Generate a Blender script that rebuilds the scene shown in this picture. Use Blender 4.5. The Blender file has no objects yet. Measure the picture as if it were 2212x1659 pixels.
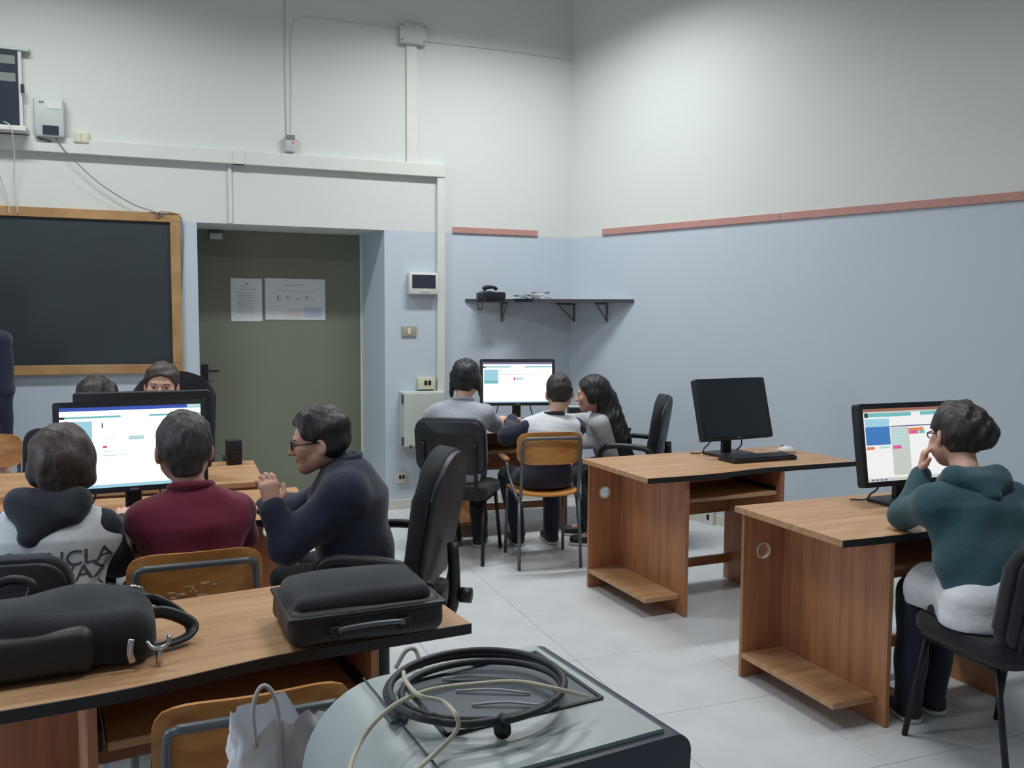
import bpy, bmesh, math, random
import numpy as np
from mathutils import Vector, Matrix

# ------------------------------------------------------------------ camera, light, exposure
scene = bpy.context.scene
COL = scene.collection
F, H = 1900.0, 1.50
YAW, PITCH, ROLL = 0.3622, 0.0720, 0.0048
CX, CY = 1106.0, 829.5
_f = np.array([math.sin(YAW)*math.cos(PITCH), math.cos(YAW)*math.cos(PITCH), -math.sin(PITCH)])
_r = np.array([math.cos(YAW), -math.sin(YAW), 0.0]); _u = np.cross(_r, _f)
AR = math.cos(ROLL)*_r + math.sin(ROLL)*_u; AU = -math.sin(ROLL)*_r + math.cos(ROLL)*_u; AF = _f

cam_d = bpy.data.cameras.new('camera'); cam = bpy.data.objects.new('camera', cam_d); COL.objects.link(cam)
cam_d.sensor_width = 36.0; cam_d.lens = 36.0*F/2212.0; cam_d.clip_start = 0.05
m = Matrix(((AR[0], AU[0], -AF[0], 0), (AR[1], AU[1], -AF[1], 0), (AR[2], AU[2], -AF[2], H), (0, 0, 0, 1)))
cam.matrix_world = m
scene.camera = cam

world = bpy.data.worlds.new('world'); scene.world = world; world.use_nodes = True
world.node_tree.nodes['Background'].inputs[0].default_value = (0.55, 0.65, 0.85, 1)
world.node_tree.nodes['Background'].inputs[1].default_value = 0.35

CEIL = 4.75
LAMP_POS = [(-0.9, 2.2), (-0.9, 5.35), (2.1, 2.2), (2.15, 5.35)]
def area(name, loc, rot, sx, sy, power, col):
    d = bpy.data.lights.new(name, 'AREA'); d.shape = 'RECTANGLE'; d.size = sx; d.size_y = sy
    d.energy = power; d.color = col
    o = bpy.data.objects.new(name, d); COL.objects.link(o); o.location = loc; o.rotation_euler = rot
    return o
for i, (lx, ly) in enumerate(LAMP_POS):
    area('ceiling_light_source', (lx, ly, 4.13), (0, 0, 0), 1.25, 0.22, [19, 47, 39, 64][i], (0.94, 0.98, 1.0)).data.spread = math.radians(150)
area('window_light', (-2.9, 2.55, 1.75), (0, -math.pi/2, 0), 1.3, 1.5, 34, (0.72, 0.83, 1.0))

vs = scene.view_settings
vs.view_transform = 'Standard'; vs.look = 'None'; vs.gamma = 1.0; vs.use_curve_mapping = False
vs.exposure = -0.08

# ------------------------------------------------------------------ photo pixel -> place helpers
def ray(x, y): return (x-CX)/F*AR - (y-CY)/F*AU + AF
def gz(x, y, z):
    d = ray(x, y); t = (z-H)/d[2]; return Vector((d[0]*t, d[1]*t, z))
def gy(x, y, Y):
    d = ray(x, y); t = Y/d[1]; return Vector((d[0]*t, Y, H+d[2]*t))
WY = 6.79                                    # back wall
def gw(x, y, off=0.0): return gy(x, y, WY-off)
CORN = Vector((gw(1234, 500).x, WY, 0))
WANG = math.radians(-65.8)
WD = Vector((math.cos(WANG), math.sin(WANG), 0)); WN = Vector((WD.y, -WD.x, 0))     # along right wall, into the room
if WN.x > 0: WN = -WN
def gr(x, y, off=0.0):
    d = ray(x, y); p0 = CORN + WN*off
    t = (p0.x*WN.x + p0.y*WN.y)/(d[0]*WN.x + d[1]*WN.y)
    return Vector((d[0]*t, d[1]*t, H+d[2]*t))

# ------------------------------------------------------------------ materials
def srgb(r, g, b):
    def c(v):
        v /= 255.0
        return v/12.92 if v <= 0.04045 else ((v+0.055)/1.055)**2.4
    return (c(r), c(g), c(b), 1.0)
MATS = {}
def mat(name, col, rough=0.6, metal=0.0, var=0.0, scale=30.0, bump=0.0, stretch=(1, 1, 1), spec=0.5, col2=None, sheen=0.0, coord='Object'):
    if name in MATS: return MATS[name]
    mt = bpy.data.materials.new(name); mt.use_nodes = True
    nt = mt.node_tree; b = nt.nodes['Principled BSDF']
    b.inputs['Base Color'].default_value = col; b.inputs['Roughness'].default_value = rough
    b.inputs['Metallic'].default_value = metal; b.inputs['Specular IOR Level'].default_value = spec
    if sheen: b.inputs['Sheen Weight'].default_value = sheen
    if var or bump or col2:
        tc = nt.nodes.new('ShaderNodeTexCoord'); mp = nt.nodes.new('ShaderNodeMapping'); n = nt.nodes.new('ShaderNodeTexNoise')
        mp.inputs['Scale'].default_value = stretch; n.inputs['Scale'].default_value = scale; n.inputs['Detail'].default_value = 5
        nt.links.new(tc.outputs[coord], mp.inputs[0]); nt.links.new(mp.outputs[0], n.inputs['Vector'])
        if var or col2:
            rp = nt.nodes.new('ShaderNodeValToRGB')
            a = col2 if col2 else tuple(max(0, c*(1-var)) for c in col[:3])+(1,)
            rp.color_ramp.elements[0].color = a; rp.color_ramp.elements[1].color = col if col2 else tuple(min(1, c*(1+var)) for c in col[:3])+(1,)
            rp.color_ramp.elements[0].position = 0.3; rp.color_ramp.elements[1].position = 0.7
            nt.links.new(n.outputs['Fac'], rp.inputs[0]); nt.links.new(rp.outputs[0], b.inputs['Base Color'])
        if bump:
            bp = nt.nodes.new('ShaderNodeBump'); bp.inputs['Strength'].default_value = bump; bp.inputs['Distance'].default_value = 0.01
            nt.links.new(n.outputs['Fac'], bp.inputs['Height']); nt.links.new(bp.outputs[0], b.inputs['Normal'])
    MATS[name] = mt
    return mt
def emit(name, col, strength):
    if name in MATS: return MATS[name]
    mt = bpy.data.materials.new(name); mt.use_nodes = True
    b = mt.node_tree.nodes['Principled BSDF']
    b.inputs['Base Color'].default_value = (0.02, 0.02, 0.02, 1); b.inputs['Roughness'].default_value = 0.4
    b.inputs['Emission Color'].default_value = col; b.inputs['Emission Strength'].default_value = strength
    MATS[name] = mt
    return mt
def wall_mat():
    mt = bpy.data.materials.new('two_tone_paint'); mt.use_nodes = True; nt = mt.node_tree; b = nt.nodes['Principled BSDF']
    b.inputs['Roughness'].default_value = 0.85; b.inputs['Specular IOR Level'].default_value = 0.2
    g = nt.nodes.new('ShaderNodeNewGeometry'); s = nt.nodes.new('ShaderNodeSeparateXYZ'); nt.links.new(g.outputs['Position'], s.inputs[0])
    c = nt.nodes.new('ShaderNodeMath'); c.operation = 'GREATER_THAN'; c.inputs[1].default_value = ZBLUE
    nt.links.new(s.outputs['Z'], c.inputs[0])
    n = nt.nodes.new('ShaderNodeTexNoise'); n.inputs['Scale'].default_value = 1.3; n.inputs['Detail'].default_value = 4
    nt.links.new(g.outputs['Position'], n.inputs['Vector'])
    mx = nt.nodes.new('ShaderNodeMix'); mx.data_type = 'RGBA'
    mx.inputs[6].default_value = srgb(193, 203, 212); mx.inputs[7].default_value = srgb(213, 216, 211)
    nt.links.new(c.outputs[0], mx.inputs[0])
    m2 = nt.nodes.new('ShaderNodeMix'); m2.data_type = 'RGBA'; m2.blend_type = 'MULTIPLY'
    rp = nt.nodes.new('ShaderNodeValToRGB'); rp.color_ramp.elements[0].color = (0.94, 0.94, 0.94, 1); rp.color_ramp.elements[1].color = (1, 1, 1, 1)
    nt.links.new(n.outputs['Fac'], rp.inputs[0]); m2.inputs[0].default_value = 1
    nt.links.new(mx.outputs[2], m2.inputs[6]); nt.links.new(rp.outputs[0], m2.inputs[7]); nt.links.new(m2.outputs[2], b.inputs['Base Color'])
    n2 = nt.nodes.new('ShaderNodeTexNoise'); n2.inputs['Scale'].default_value = 90; nt.links.new(g.outputs['Position'], n2.inputs['Vector'])
    bp = nt.nodes.new('ShaderNodeBump'); bp.inputs['Strength'].default_value = 0.08; bp.inputs['Distance'].default_value = 0.004
    nt.links.new(n2.outputs['Fac'], bp.inputs['Height']); nt.links.new(bp.outputs[0], b.inputs['Normal'])
    return mt
def wood_mat(name, c1, c2, rough=0.42, stretch=(1.5, 14, 14), scale=2.2):
    return mat(name, c2, rough, var=0.0, scale=scale, stretch=stretch, col2=c1, bump=0.03)
ZBLUE = gw(900, 500).z

M_WALL = wall_mat()
M_CEIL = mat('ceiling_paint', srgb(214, 214, 208), 0.9)
M_TILE = mat('pale_floor_tile', srgb(204, 206, 208), 0.32, var=0.05, scale=6, spec=0.4)
M_JOINT = mat('grout', srgb(198, 199, 199), 0.9)
M_SKIRT = mat('skirting_tile', srgb(205, 204, 192), 0.5, var=0.05, scale=8)
M_WOOD = wood_mat('cherry_laminate', srgb(150, 98, 66), srgb(184, 130, 92))
M_WOODT = wood_mat('beech_top_laminate', srgb(174, 130, 92), srgb(202, 160, 118), rough=0.4)
M_WOODV = wood_mat('cherry_laminate_upright', srgb(156, 102, 70), srgb(186, 130, 92), stretch=(14, 14, 1.2))
M_PLY = wood_mat('worn_plywood', srgb(166, 104, 48), srgb(205, 146, 78), rough=0.38, stretch=(2, 8, 8), scale=3)
M_FRAMEW = wood_mat('board_frame_wood', srgb(160, 122, 78), srgb(186, 146, 98), stretch=(3, 3, 3), rough=0.5)
M_BLK = mat('black_plastic', srgb(27, 29, 33), 0.45)
M_BLKM = mat('matt_black_plastic', srgb(30, 33, 38), 0.6)
M_EDGE = mat('black_edging', srgb(30, 30, 33), 0.5)
M_FAB = mat('black_fabric', srgb(23, 26, 32), 0.9, var=0.25, scale=260, bump=0.25, sheen=0.15)
M_VINYL = mat('black_vinyl', srgb(27, 29, 33), 0.5, var=0.15, scale=60, bump=0.1)
M_STEEL = mat('grey_tube_steel', srgb(98, 104, 108), 0.42, metal=0.5)
M_STEELB = mat('black_tube_steel', srgb(30, 31, 36), 0.4, metal=0.3)
M_CHROME = mat('chrome', srgb(200, 200, 200), 0.22, metal=1.0)
M_WPLAST = mat('white_plastic', srgb(212, 212, 205), 0.55, var=0.03, scale=10)
M_CPLAST = mat('cream_plastic', srgb(208, 203, 180), 0.55, var=0.03, scale=10)
M_GPLAST = mat('grey_plastic', srgb(186, 192, 188), 0.55, var=0.03, scale=10)
M_DGLASS = mat('dark_display_glass', srgb(52, 58, 68), 0.2)
M_SLATE = mat('blackboard_slate', srgb(42, 51, 56), 0.62, var=0.16, scale=2.5)
M_DOOR = mat('olive_door_paint', srgb(116, 119, 102), 0.55, var=0.05, scale=2)
M_PAPER = mat('white_paper', srgb(214, 216, 216), 0.8, var=0.02, scale=20)
M_INK = mat('grey_print', srgb(140, 142, 146), 0.8)
M_INKB = mat('pale_blue_print', srgb(186, 194, 214), 0.8)
M_INKP = mat('pale_pink_print', srgb(214, 204, 200), 0.8)
M_RED = mat('terracotta_strip', srgb(184, 136, 127), 0.75, var=0.06, scale=12)
M_SCROFF = mat('dark_screen', srgb(34, 41, 47), 0.3)
M_CABLE = mat('black_cable', srgb(40, 42, 46), 0.5)
M_WIRE = mat('pale_wire', srgb(200, 201, 195), 0.6)
M_DWIRE = mat('grey_wire', srgb(120, 122, 126), 0.6)
M_IVORY = mat('ivory_cable', srgb(196, 190, 166), 0.5)

# ------------------------------------------------------------------ object helpers
def link(o, parent=None):
    COL.objects.link(o)
    if parent is not None: o.parent = parent
    return o
def tag(o, label=None, cat=None, group=None, kind=None):
    if label: o['label'] = label
    if cat: o['category'] = cat
    if group: o['group'] = group
    if kind: o['kind'] = kind
    return o
def thing(name, label, cat, loc=(0, 0, 0), rotz=0.0, group=None):
    o = bpy.data.objects.new(name, None); o.empty_display_size = 0.1
    link(o); o.location = loc; o.rotation_euler = (0, 0, rotz)
    return tag(o, label, cat, group)
def build(name, bm, material, parent=None, smooth=False, loc=None, rot=None, angle=None):
    me = bpy.data.meshes.new(name)
    bmesh.ops.recalc_face_normals(bm, faces=bm.faces[:])
    bm.to_mesh(me); bm.free()
    for mt in (material if isinstance(material, (list, tuple)) else [material]): me.materials.append(mt)
    if smooth: me.polygons.foreach_set('use_smooth', [True]*len(me.polygons))
    if smooth and angle: me.set_sharp_from_angle(angle=math.radians(angle))
    o = bpy.data.objects.new(name, me); link(o, parent)
    if loc is not None: o.location = loc
    if rot is not None: o.rotation_euler = rot
    return o
def copy_tree(o, parent=None):
    c = o.copy(); COL.objects.link(c); c.parent = parent
    for ch in list(o.children): copy_tree(ch, c)
    return c
def box(bm, c, s, bevel=0.0, rot=None, seg=2):
    mtx = Matrix.Translation(Vector(c)) @ (rot.to_4x4() if rot is not None else Matrix.Identity(4)) @ Matrix.Diagonal((s[0], s[1], s[2], 1))
    r = bmesh.ops.create_cube(bm, size=1.0, matrix=mtx)
    if bevel:
        vs_ = r['verts']; ed = {e for v in vs_ for e in v.link_edges}
        bmesh.ops.bevel(bm, geom=list(ed), offset=bevel, segments=seg, affect='EDGES', profile=0.5)
    return bm
def bx(c, s, bevel=0.0, rot=None, seg=2): return box(bmesh.new(), c, s, bevel, rot, seg)
def bx2(a, b, bevel=0.0, seg=2):
    return bx(((a[0]+b[0])/2, (a[1]+b[1])/2, (a[2]+b[2])/2), (abs(b[0]-a[0]), abs(b[1]-a[1]), abs(b[2]-a[2])), bevel, seg=seg)
def prism(bm, pts, z0, z1, axis='z', bevel=0.0):
    def P(p, h):
        return (p[0], p[1], h) if axis == 'z' else ((p[0], h, p[1]) if axis == 'y' else (h, p[0], p[1]))
    lo = [bm.verts.new(P(p, z0)) for p in pts]; hi = [bm.verts.new(P(p, z1)) for p in pts]
    n = len(pts); fs = [bm.faces.new(lo[::-1]), bm.faces.new(hi)]
    for i in range(n): fs.append(bm.faces.new((lo[i], lo[(i+1) % n], hi[(i+1) % n], hi[i])))
    if bevel:
        ed = {e for f in fs[:2] for e in f.edges}
        bmesh.ops.bevel(bm, geom=list(ed), offset=bevel, segments=2, affect='EDGES', profile=0.5)
    return bm
def rrect(w, h, r, n=5, cx=0.0, cy=0.0):
    out = []
    for (sx, sy, a0) in ((1, 1, 0), (-1, 1, 90), (-1, -1, 180), (1, -1, 270)):
        for i in range(n+1):
            a = math.radians(a0+90*i/n)
            out.append((cx+sx*(w/2-r)+r*math.cos(a), cy+sy*(h/2-r)+r*math.sin(a)))
    return out
def smooth_path(pts, sub=6, closed=False):
    P = [Vector(p) for p in pts]; n = len(P); out = []
    rng = range(n if closed else n-1)
    for i in rng:
        p0 = P[(i-1) % n] if (closed or i > 0) else P[i]*2-P[i+1]
        p1 = P[i]; p2 = P[(i+1) % n]
        p3 = P[(i+2) % n] if (closed or i+2 < n) else p2*2-p1
        for s in range(sub):
            t = s/sub
            out.append(0.5*((2*p1)+(p2-p0)*t+(2*p0-5*p1+4*p2-p3)*t*t+(3*p1-p0-3*p2+p3)*t**3))
    if not closed: out.append(P[-1].copy())
    return out
def tube(bm, pts, r, n=8, sub=0, closed=False, flat=1.0):
    P = smooth_path(pts, sub, closed) if sub else [Vector(p) for p in pts]
    rings = []; N = len(P); up = None
    for i in range(N):
        a = P[(i-1) % N] if (closed or i > 0) else P[i]; b = P[(i+1) % N] if (closed or i < N-1) else P[i]
        t = (b-a)
        t = t.normalized() if t.length > 1e-9 else Vector((0, 0, 1))
        if up is None:
            up = Vector((0, 0, 1)) if abs(t.z) < 0.9 else Vector((1, 0, 0))
        u = (up - t*up.dot(t)); u = u.normalized() if u.length > 1e-6 else t.orthogonal().normalized()
        up = u; v = t.cross(u)
        rr = r[min(i, len(r)-1)] if isinstance(r, (list, tuple)) else r
        rings.append([bm.verts.new(P[i] + u*math.cos(2*math.pi*k/n)*rr + v*math.sin(2*math.pi*k/n)*rr*flat) for k in range(n)])
    for i in range(N if closed else N-1):
        A, B = rings[i], rings[(i+1) % N]
        for k in range(n): bm.faces.new((A[k], A[(k+1) % n], B[(k+1) % n], B[k]))
    if not closed:
        bm.faces.new(rings[0][::-1]); bm.faces.new(rings[-1])
    return bm
def tb(pts, r, n=8, sub=0, closed=False, flat=1.0): return tube(bmesh.new(), pts, r, n, sub, closed, flat)
def lathe(bm, prof, n=20, c=(0, 0, 0)):
    rings = []
    for (r, z) in prof:
        rings.append([bm.verts.new((c[0]+r*math.cos(2*math.pi*k/n), c[1]+r*math.sin(2*math.pi*k/n), c[2]+z)) for k in range(n)])
    for A, B in zip(rings, rings[1:]):
        for k in range(n): bm.faces.new((A[k], A[(k+1) % n], B[(k+1) % n], B[k]))
    bm.faces.new(rings[0][::-1]); bm.faces.new(rings[-1])
    return bm
def lt(prof, n=20, c=(0, 0, 0)): return lathe(bmesh.new(), prof, n, c)

# ------------------------------------------------------------------ signed distance modelling for bodies, clothes, bags
class Field:
    def __init__(self): self.ops = []
    def seg(self, a, b, r0, r1=None, k=0.02, op='u'):
        a = np.array(a, float); b = np.array(b, float); r1 = r0 if r1 is None else r1
        R = max(r0, r1); lo = np.minimum(a, b)-R; hi = np.maximum(a, b)+R
        def f(X, Y, Z):
            d = b-a; L = max(d@d, 1e-9)
            t = np.clip(((X-a[0])*d[0]+(Y-a[1])*d[1]+(Z-a[2])*d[2])/L, 0, 1)
            return np.sqrt((X-a[0]-t*d[0])**2+(Y-a[1]-t*d[1])**2+(Z-a[2]-t*d[2])**2)-(r0+(r1-r0)*t)
        self.ops.append((op, f, lo, hi, k)); return self
    def ell(self, c, r, rot=None, k=0.02, op='u'):
        c = np.array(c, float); r = np.array(r, float); M = np.array(rot, float) if rot is not None else np.eye(3)   # columns = axes
        e = np.sqrt((M**2) @ (r**2)); lo = c-e; hi = c+e
        def f(X, Y, Z):
            x, y, z = X-c[0], Y-c[1], Z-c[2]
            q = [x*M[0, i]+y*M[1, i]+z*M[2, i] for i in range(3)]
            k0 = np.sqrt((q[0]/r[0])**2+(q[1]/r[1])**2+(q[2]/r[2])**2)
            k1 = np.sqrt((q[0]/r[0]**2)**2+(q[1]/r[1]**2)**2+(q[2]/r[2]**2)**2)+1e-9
            return k0*(k0-1)/k1
        self.ops.append((op, f, lo, hi, k)); return self
    def ecap(self, a, b, side, w0, d0, w1, d1, k=0.03, op='u'):
        a = np.array(a, float); b = np.array(b, float); ax = b-a; L = np.linalg.norm(ax); ax = ax/L
        s = np.array(side, float); s = s-ax*(s@ax); s /= np.linalg.norm(s); n = np.cross(ax, s)
        R = max(w0, w1, d0, d1); lo = np.minimum(a, b)-R; hi = np.maximum(a, b)+R
        def f(X, Y, Z):
            x, y, z = X-a[0], Y-a[1], Z-a[2]
            h = x*ax[0]+y*ax[1]+z*ax[2]; t = np.clip(h/L, 0, 1)
            e = np.maximum(np.maximum(-h, h-L), 0)
            w = w0+(w1-w0)*t; d = d0+(d1-d0)*t
            u = (x*s[0]+y*s[1]+z*s[2])/w; v = (x*n[0]+y*n[1]+z*n[2])/d; ee = e/np.minimum(w, d)
            return (np.sqrt(u*u+v*v+ee*ee)-1)*np.minimum(w, d)
        self.ops.append((op, f, lo, hi, k)); return self
    def rbox(self, c, half, r, rot=None, k=0.02, op='u'):
        c = np.array(c, float); hf = np.array(half, float)-r; M = np.array(rot, float) if rot is not None else np.eye(3)
        e = np.abs(M) @ np.array(half, float); lo = c-e; hi = c+e
        def f(X, Y, Z):
            x, y, z = X-c[0], Y-c[1], Z-c[2]
            q = [np.abs(x*M[0, i]+y*M[1, i]+z*M[2, i])-hf[i] for i in range(3)]
            return np.sqrt(sum(np.maximum(v, 0)**2 for v in q))+np.minimum(np.maximum(q[0], np.maximum(q[1], q[2])), 0)-r
        self.ops.append((op, f, lo, hi, k)); return self
    def plane(self, p, n, k=0.006):              # keep the side the normal points away from
        p = np.array(p, float); n = np.array(n, float); n /= np.linalg.norm(n)
        self.ops.append(('i', lambda X, Y, Z: (X-p[0])*n[0]+(Y-p[1])*n[1]+(Z-p[2])*n[2], None, None, k)); return self
    def noise(self, amp, freq, seed=0, sq=(1, 1, 1)):
        rg = np.random.RandomState(seed); D = rg.normal(size=(6, 3)); D /= np.linalg.norm(D, axis=1)[:, None]; D *= np.array(sq); ph = rg.uniform(0, 6.28, 6); fr = freq*rg.uniform(0.6, 1.6, 6)
        def f(X, Y, Z):
            o = 0
            for i in range(6): o = o+np.sin((X*D[i, 0]+Y*D[i, 1]+Z*D[i, 2])*fr[i]+ph[i])
            return o*(amp/3.0)
        self.ops.append(('n', f, None, None, 0)); return self
    def mesh(self, h=0.006):
        los = [o[2] for o in self.ops if o[0] == 'u']; his = [o[3] for o in self.ops if o[0] == 'u']
        lo = np.min(los, axis=0)-4*h-0.01; hi = np.max(his, axis=0)+4*h+0.01
        n = np.ceil((hi-lo)/h).astype(int)+1
        xs = (lo[0]+h*np.arange(n[0])).astype(np.float32); ys = (lo[1]+h*np.arange(n[1])).astype(np.float32); zs = (lo[2]+h*np.arange(n[2])).astype(np.float32)
        G = np.full(n, 0.2, np.float32)
        for (op, f, a, b, k) in self.ops:
            if a is None: sl = (slice(0, n[0]), slice(0, n[1]), slice(0, n[2]))
            else:
                mg = k+3*h
                i0 = np.clip(np.floor((a-mg-lo)/h).astype(int), 0, n-1); i1 = np.clip(np.ceil((b+mg-lo)/h).astype(int)+1, 1, n)
                sl = tuple(slice(i0[j], i1[j]) for j in range(3))
            g = G[sl]
            d = f(xs[sl[0]][:, None, None], ys[sl[1]][None, :, None], zs[sl[2]][None, None, :])
            if op == 'u':
                hh = np.clip(0.5+0.5*(g-d)/k, 0, 1); g2 = g+(d-g)*hh-k*hh*(1-hh)
            elif op == 's':
                hh = np.clip(0.5-0.5*(g+d)/k, 0, 1); g2 = g+(-d-g)*hh+k*hh*(1-hh)
            elif op == 'i':
                hh = np.clip(0.5-0.5*(d-g)/k, 0, 1); g2 = d+(g-d)*hh+k*hh*(1-hh)
            else: g2 = g+d
            G[sl] = g2
        S = G < 0
        c = np.zeros(tuple(n-1), np.int8)
        for dx in (0, 1):
            for dy in (0, 1):
                for dz in (0, 1): c += S[dx:n[0]-1+dx, dy:n[1]-1+dy, dz:n[2]-1+dz]
        act = (c > 0) & (c < 8)
        idx = np.full(act.shape, -1, np.int32); I = np.argwhere(act); idx[act] = np.arange(len(I))
        acc = np.zeros((len(I), 3)); cnt = np.zeros(len(I))
        cor = [(x, y, z) for x in (0, 1) for y in (0, 1) for z in (0, 1)]
        vals = {q: G[I[:, 0]+q[0], I[:, 1]+q[1], I[:, 2]+q[2]] for q in cor}
        for q in cor:
            for ax_ in range(3):
                if q[ax_]: continue
                q2 = list(q); q2[ax_] = 1; q2 = tuple(q2)
                v0, v1 = vals[q], vals[q2]; m_ = (v0 < 0) != (v1 < 0)
                t = np.where(m_, v0/(np.where(m_, v0-v1, 1)), 0)
                p = np.tile(np.array(q, float), (len(I), 1)); p[:, ax_] += t
                acc[m_] += p[m_]; cnt[m_] += 1
        V = lo+(I+acc/np.maximum(cnt, 1)[:, None])*h
        faces = []
        for ax_ in range(3):
            o1, o2 = [(1, 2), (2, 0), (0, 1)][ax_]
            a = [slice(None)]*3; b = [slice(None)]*3; a[ax_] = slice(0, n[ax_]-1); b[ax_] = slice(1, n[ax_])
            s0, s1 = S[tuple(a)], S[tuple(b)]; E_ = np.argwhere(s0 != s1)
            if not len(E_): continue
            ok = (E_[:, o1] > 0) & (E_[:, o2] > 0) & (E_[:, o1] < n[o1]-1) & (E_[:, o2] < n[o2]-1); E_ = E_[ok]
            fl = s0[E_[:, 0], E_[:, 1], E_[:, 2]]
            def cell(d1, d2):
                q = E_.copy(); q[:, o1] += d1; q[:, o2] += d2
                return idx[q[:, 0], q[:, 1], q[:, 2]]
            Q = np.stack([cell(-1, -1), cell(0, -1), cell(0, 0), cell(-1, 0)], 1)
            Q[~fl] = Q[~fl][:, ::-1]; faces.append(Q)
        Fq = np.concatenate(faces); Fq = Fq[(Fq >= 0).all(1)]
        return V, Fq
    def build(self, name, material, parent, h=0.006, origin=(0, 0, 0), pick=None):
        V, Q = self.mesh(h); V = V-np.array(origin)
        me = bpy.data.meshes.new(name); me.vertices.add(len(V)); me.vertices.foreach_set('co', V.astype(np.float32).ravel())
        me.loops.add(len(Q)*4); me.loops.foreach_set('vertex_index', Q.astype(np.int32).ravel())
        me.polygons.add(len(Q)); me.polygons.foreach_set('loop_start', np.arange(0, len(Q)*4, 4, dtype=np.int32))
        me.update(calc_edges=True); me.validate()
        me.polygons.foreach_set('use_smooth', np.ones(len(me.polygons), bool))
        for mt in (material if isinstance(material, (list, tuple)) else [material]): me.materials.append(mt)
        if pick is not None:
            C_ = V[Q].mean(1)+np.array(origin); me.polygons.foreach_set('material_index', pick(C_).astype(np.int32))
        o = bpy.data.objects.new(name, me); link(o, parent)
        return o

# ------------------------------------------------------------------ the room
def struct(name, bm, material, parent=None, **kw):
    o = build(name, bm, material, parent, **kw)
    o['kind'] = 'structure'
    return o
XL, YF = -2.75, -1.6
WLEN = (WY-YF)/abs(WD.y)
# floor: slab with single tiles on it
fl = struct('floor', bx2((XL-0.3, YF-0.2, -0.16), (7.6, WY+0.7, -0.006)), M_JOINT)
TS = 0.60
tm = bpy.data.meshes.new('tile'); b_ = bx((0, 0, -0.005), (TS-0.002, TS-0.002, 0.010), 0.0012, seg=1); b_.to_mesh(tm); b_.free(); tm.materials.append(M_TILE)
for i in range(-5, 12):
    for j in range(-3, 12):
        x, y = i*TS+0.12, j*TS+0.15
        if y > WY+0.75 or x < XL-0.35: continue
        if (Vector((x, y, 0))-CORN).dot(WN) < -0.42: continue
        o = bpy.data.objects.new('tile', tm); link(o, fl); o.location = (x, y, 0)
struct('ceiling', bx2((XL-0.3, YF-0.2, CEIL), (7.6, WY+0.7, CEIL+0.15)), M_CEIL)
# back wall with the door recess
dxl, dxr, dzt = gw(425, 480).x, gw(830, 497).x, gw(830, 497).z
REC = 0.50
ddr = gy(781, 560, WY+REC).x; ddt = gy(600, 502, WY+REC).z
bm = bmesh.new()
prism(bm, [(XL-0.3, WY), (dxl, WY), (dxl, WY+0.62), (XL-0.3, WY+0.62)], -0.01, CEIL)
prism(bm, [(dxr, WY), (CORN.x, WY), (CORN.x+0.35, WY+0.62), (ddr, WY+0.62), (ddr, WY+REC)], -0.01, CEIL)
prism(bm, [(dxl, WY), (dxr, WY), (ddr, WY+REC), (ddr, WY+0.62), (dxl, WY+0.62)], dzt, CEIL)
struct('wall_back', bm, M_WALL)
def along(s, off=0.0): return CORN+WD*s+WN*off
p = [along(0), along(WLEN), along(WLEN, -0.25), along(-0.05, -0.25)]
struct('wall_right', prism(bmesh.new(), [(q.x, q.y) for q in p], -0.01, CEIL), M_WALL)
bm = bmesh.new(); wy0, wy1, wz0, wz1 = 1.8, 3.3, 0.95, 2.55
for a, b in (((YF-0.2, -0.01), (wy0, CEIL)), ((wy1, -0.01), (WY+0.62, CEIL)), ((wy0, -0.01), (wy1, wz0)), ((wy0, wz1), (wy1, CEIL))):
    box(bm, (XL-0.15, (a[0]+b[0])/2, (a[1]+b[1])/2), (0.3, b[0]-a[0], b[1]-a[1]))
struct('wall_left', bm, M_WALL)
struct('wall_front', bx2((XL-0.3, YF-0.2, -0.01), (7.6, YF, CEIL)), M_WALL)
win = struct('window_1', bx2((XL-0.26, wy0, wz0), (XL-0.02, wy1, wz0+0.03)), M_WPLAST)
for a, b in (((wy0, wz0), (wy0+0.06, wz1)), ((wy1-0.06, wz0), (wy1, wz1)), ((wy0, wz1-0.06), (wy1, wz1)), ((wy0, wz0), (wy1, wz0+0.06)), (((wy0+wy1)/2-0.035, wz0), ((wy0+wy1)/2+0.035, wz1))):
    build('window_frame', bx2((XL-0.28, a[0], a[1]), (XL-0.22, b[0], b[1]), 0.004), M_WPLAST, win)
M_GLASS = mat('window_glass', (0.9, 0.95, 1, 1), 0.02); M_GLASS.node_tree.nodes['Principled BSDF'].inputs['Transmission Weight'].default_value = 1.0
for k in (0, 1):
    yy = wy0+0.06+k*(wy1-wy0-0.06)/2
    build('pane', bx2((XL-0.253, yy, wz0+0.06), (XL-0.247, yy+(wy1-wy0)/2-0.09, wz1-0.06)), M_GLASS, win)
# skirting
struct('baseboard_back', bx2((dxr+0.0, WY-0.012, 0), (CORN.x-0.004, WY+0.005, 0.075), 0.003), M_SKIRT)
struct('baseboard_left', bx2((XL, WY-0.012, 0), (dxl, WY+0.005, 0.075), 0.003), M_SKIRT)
q = Vector((ddr-dxr, REC, 0)); n_ = Vector((-q.y, q.x, 0)).normalized()*0.012
struct('baseboard_jamb', prism(bmesh.new(), [(dxr, WY), (ddr, WY+REC), (ddr+n_.x, WY+REC+n_.y), (dxr+n_.x, WY-0.012)], 0, 0.075), M_SKIRT)
p = [along(0.004), along(WLEN-0.02), along(WLEN-0.02, 0.012), along(0.01, 0.012)]
struct('baseboard_right', prism(bmesh.new(), [(v.x, v.y) for v in p], 0, 0.075), M_SKIRT)
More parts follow.
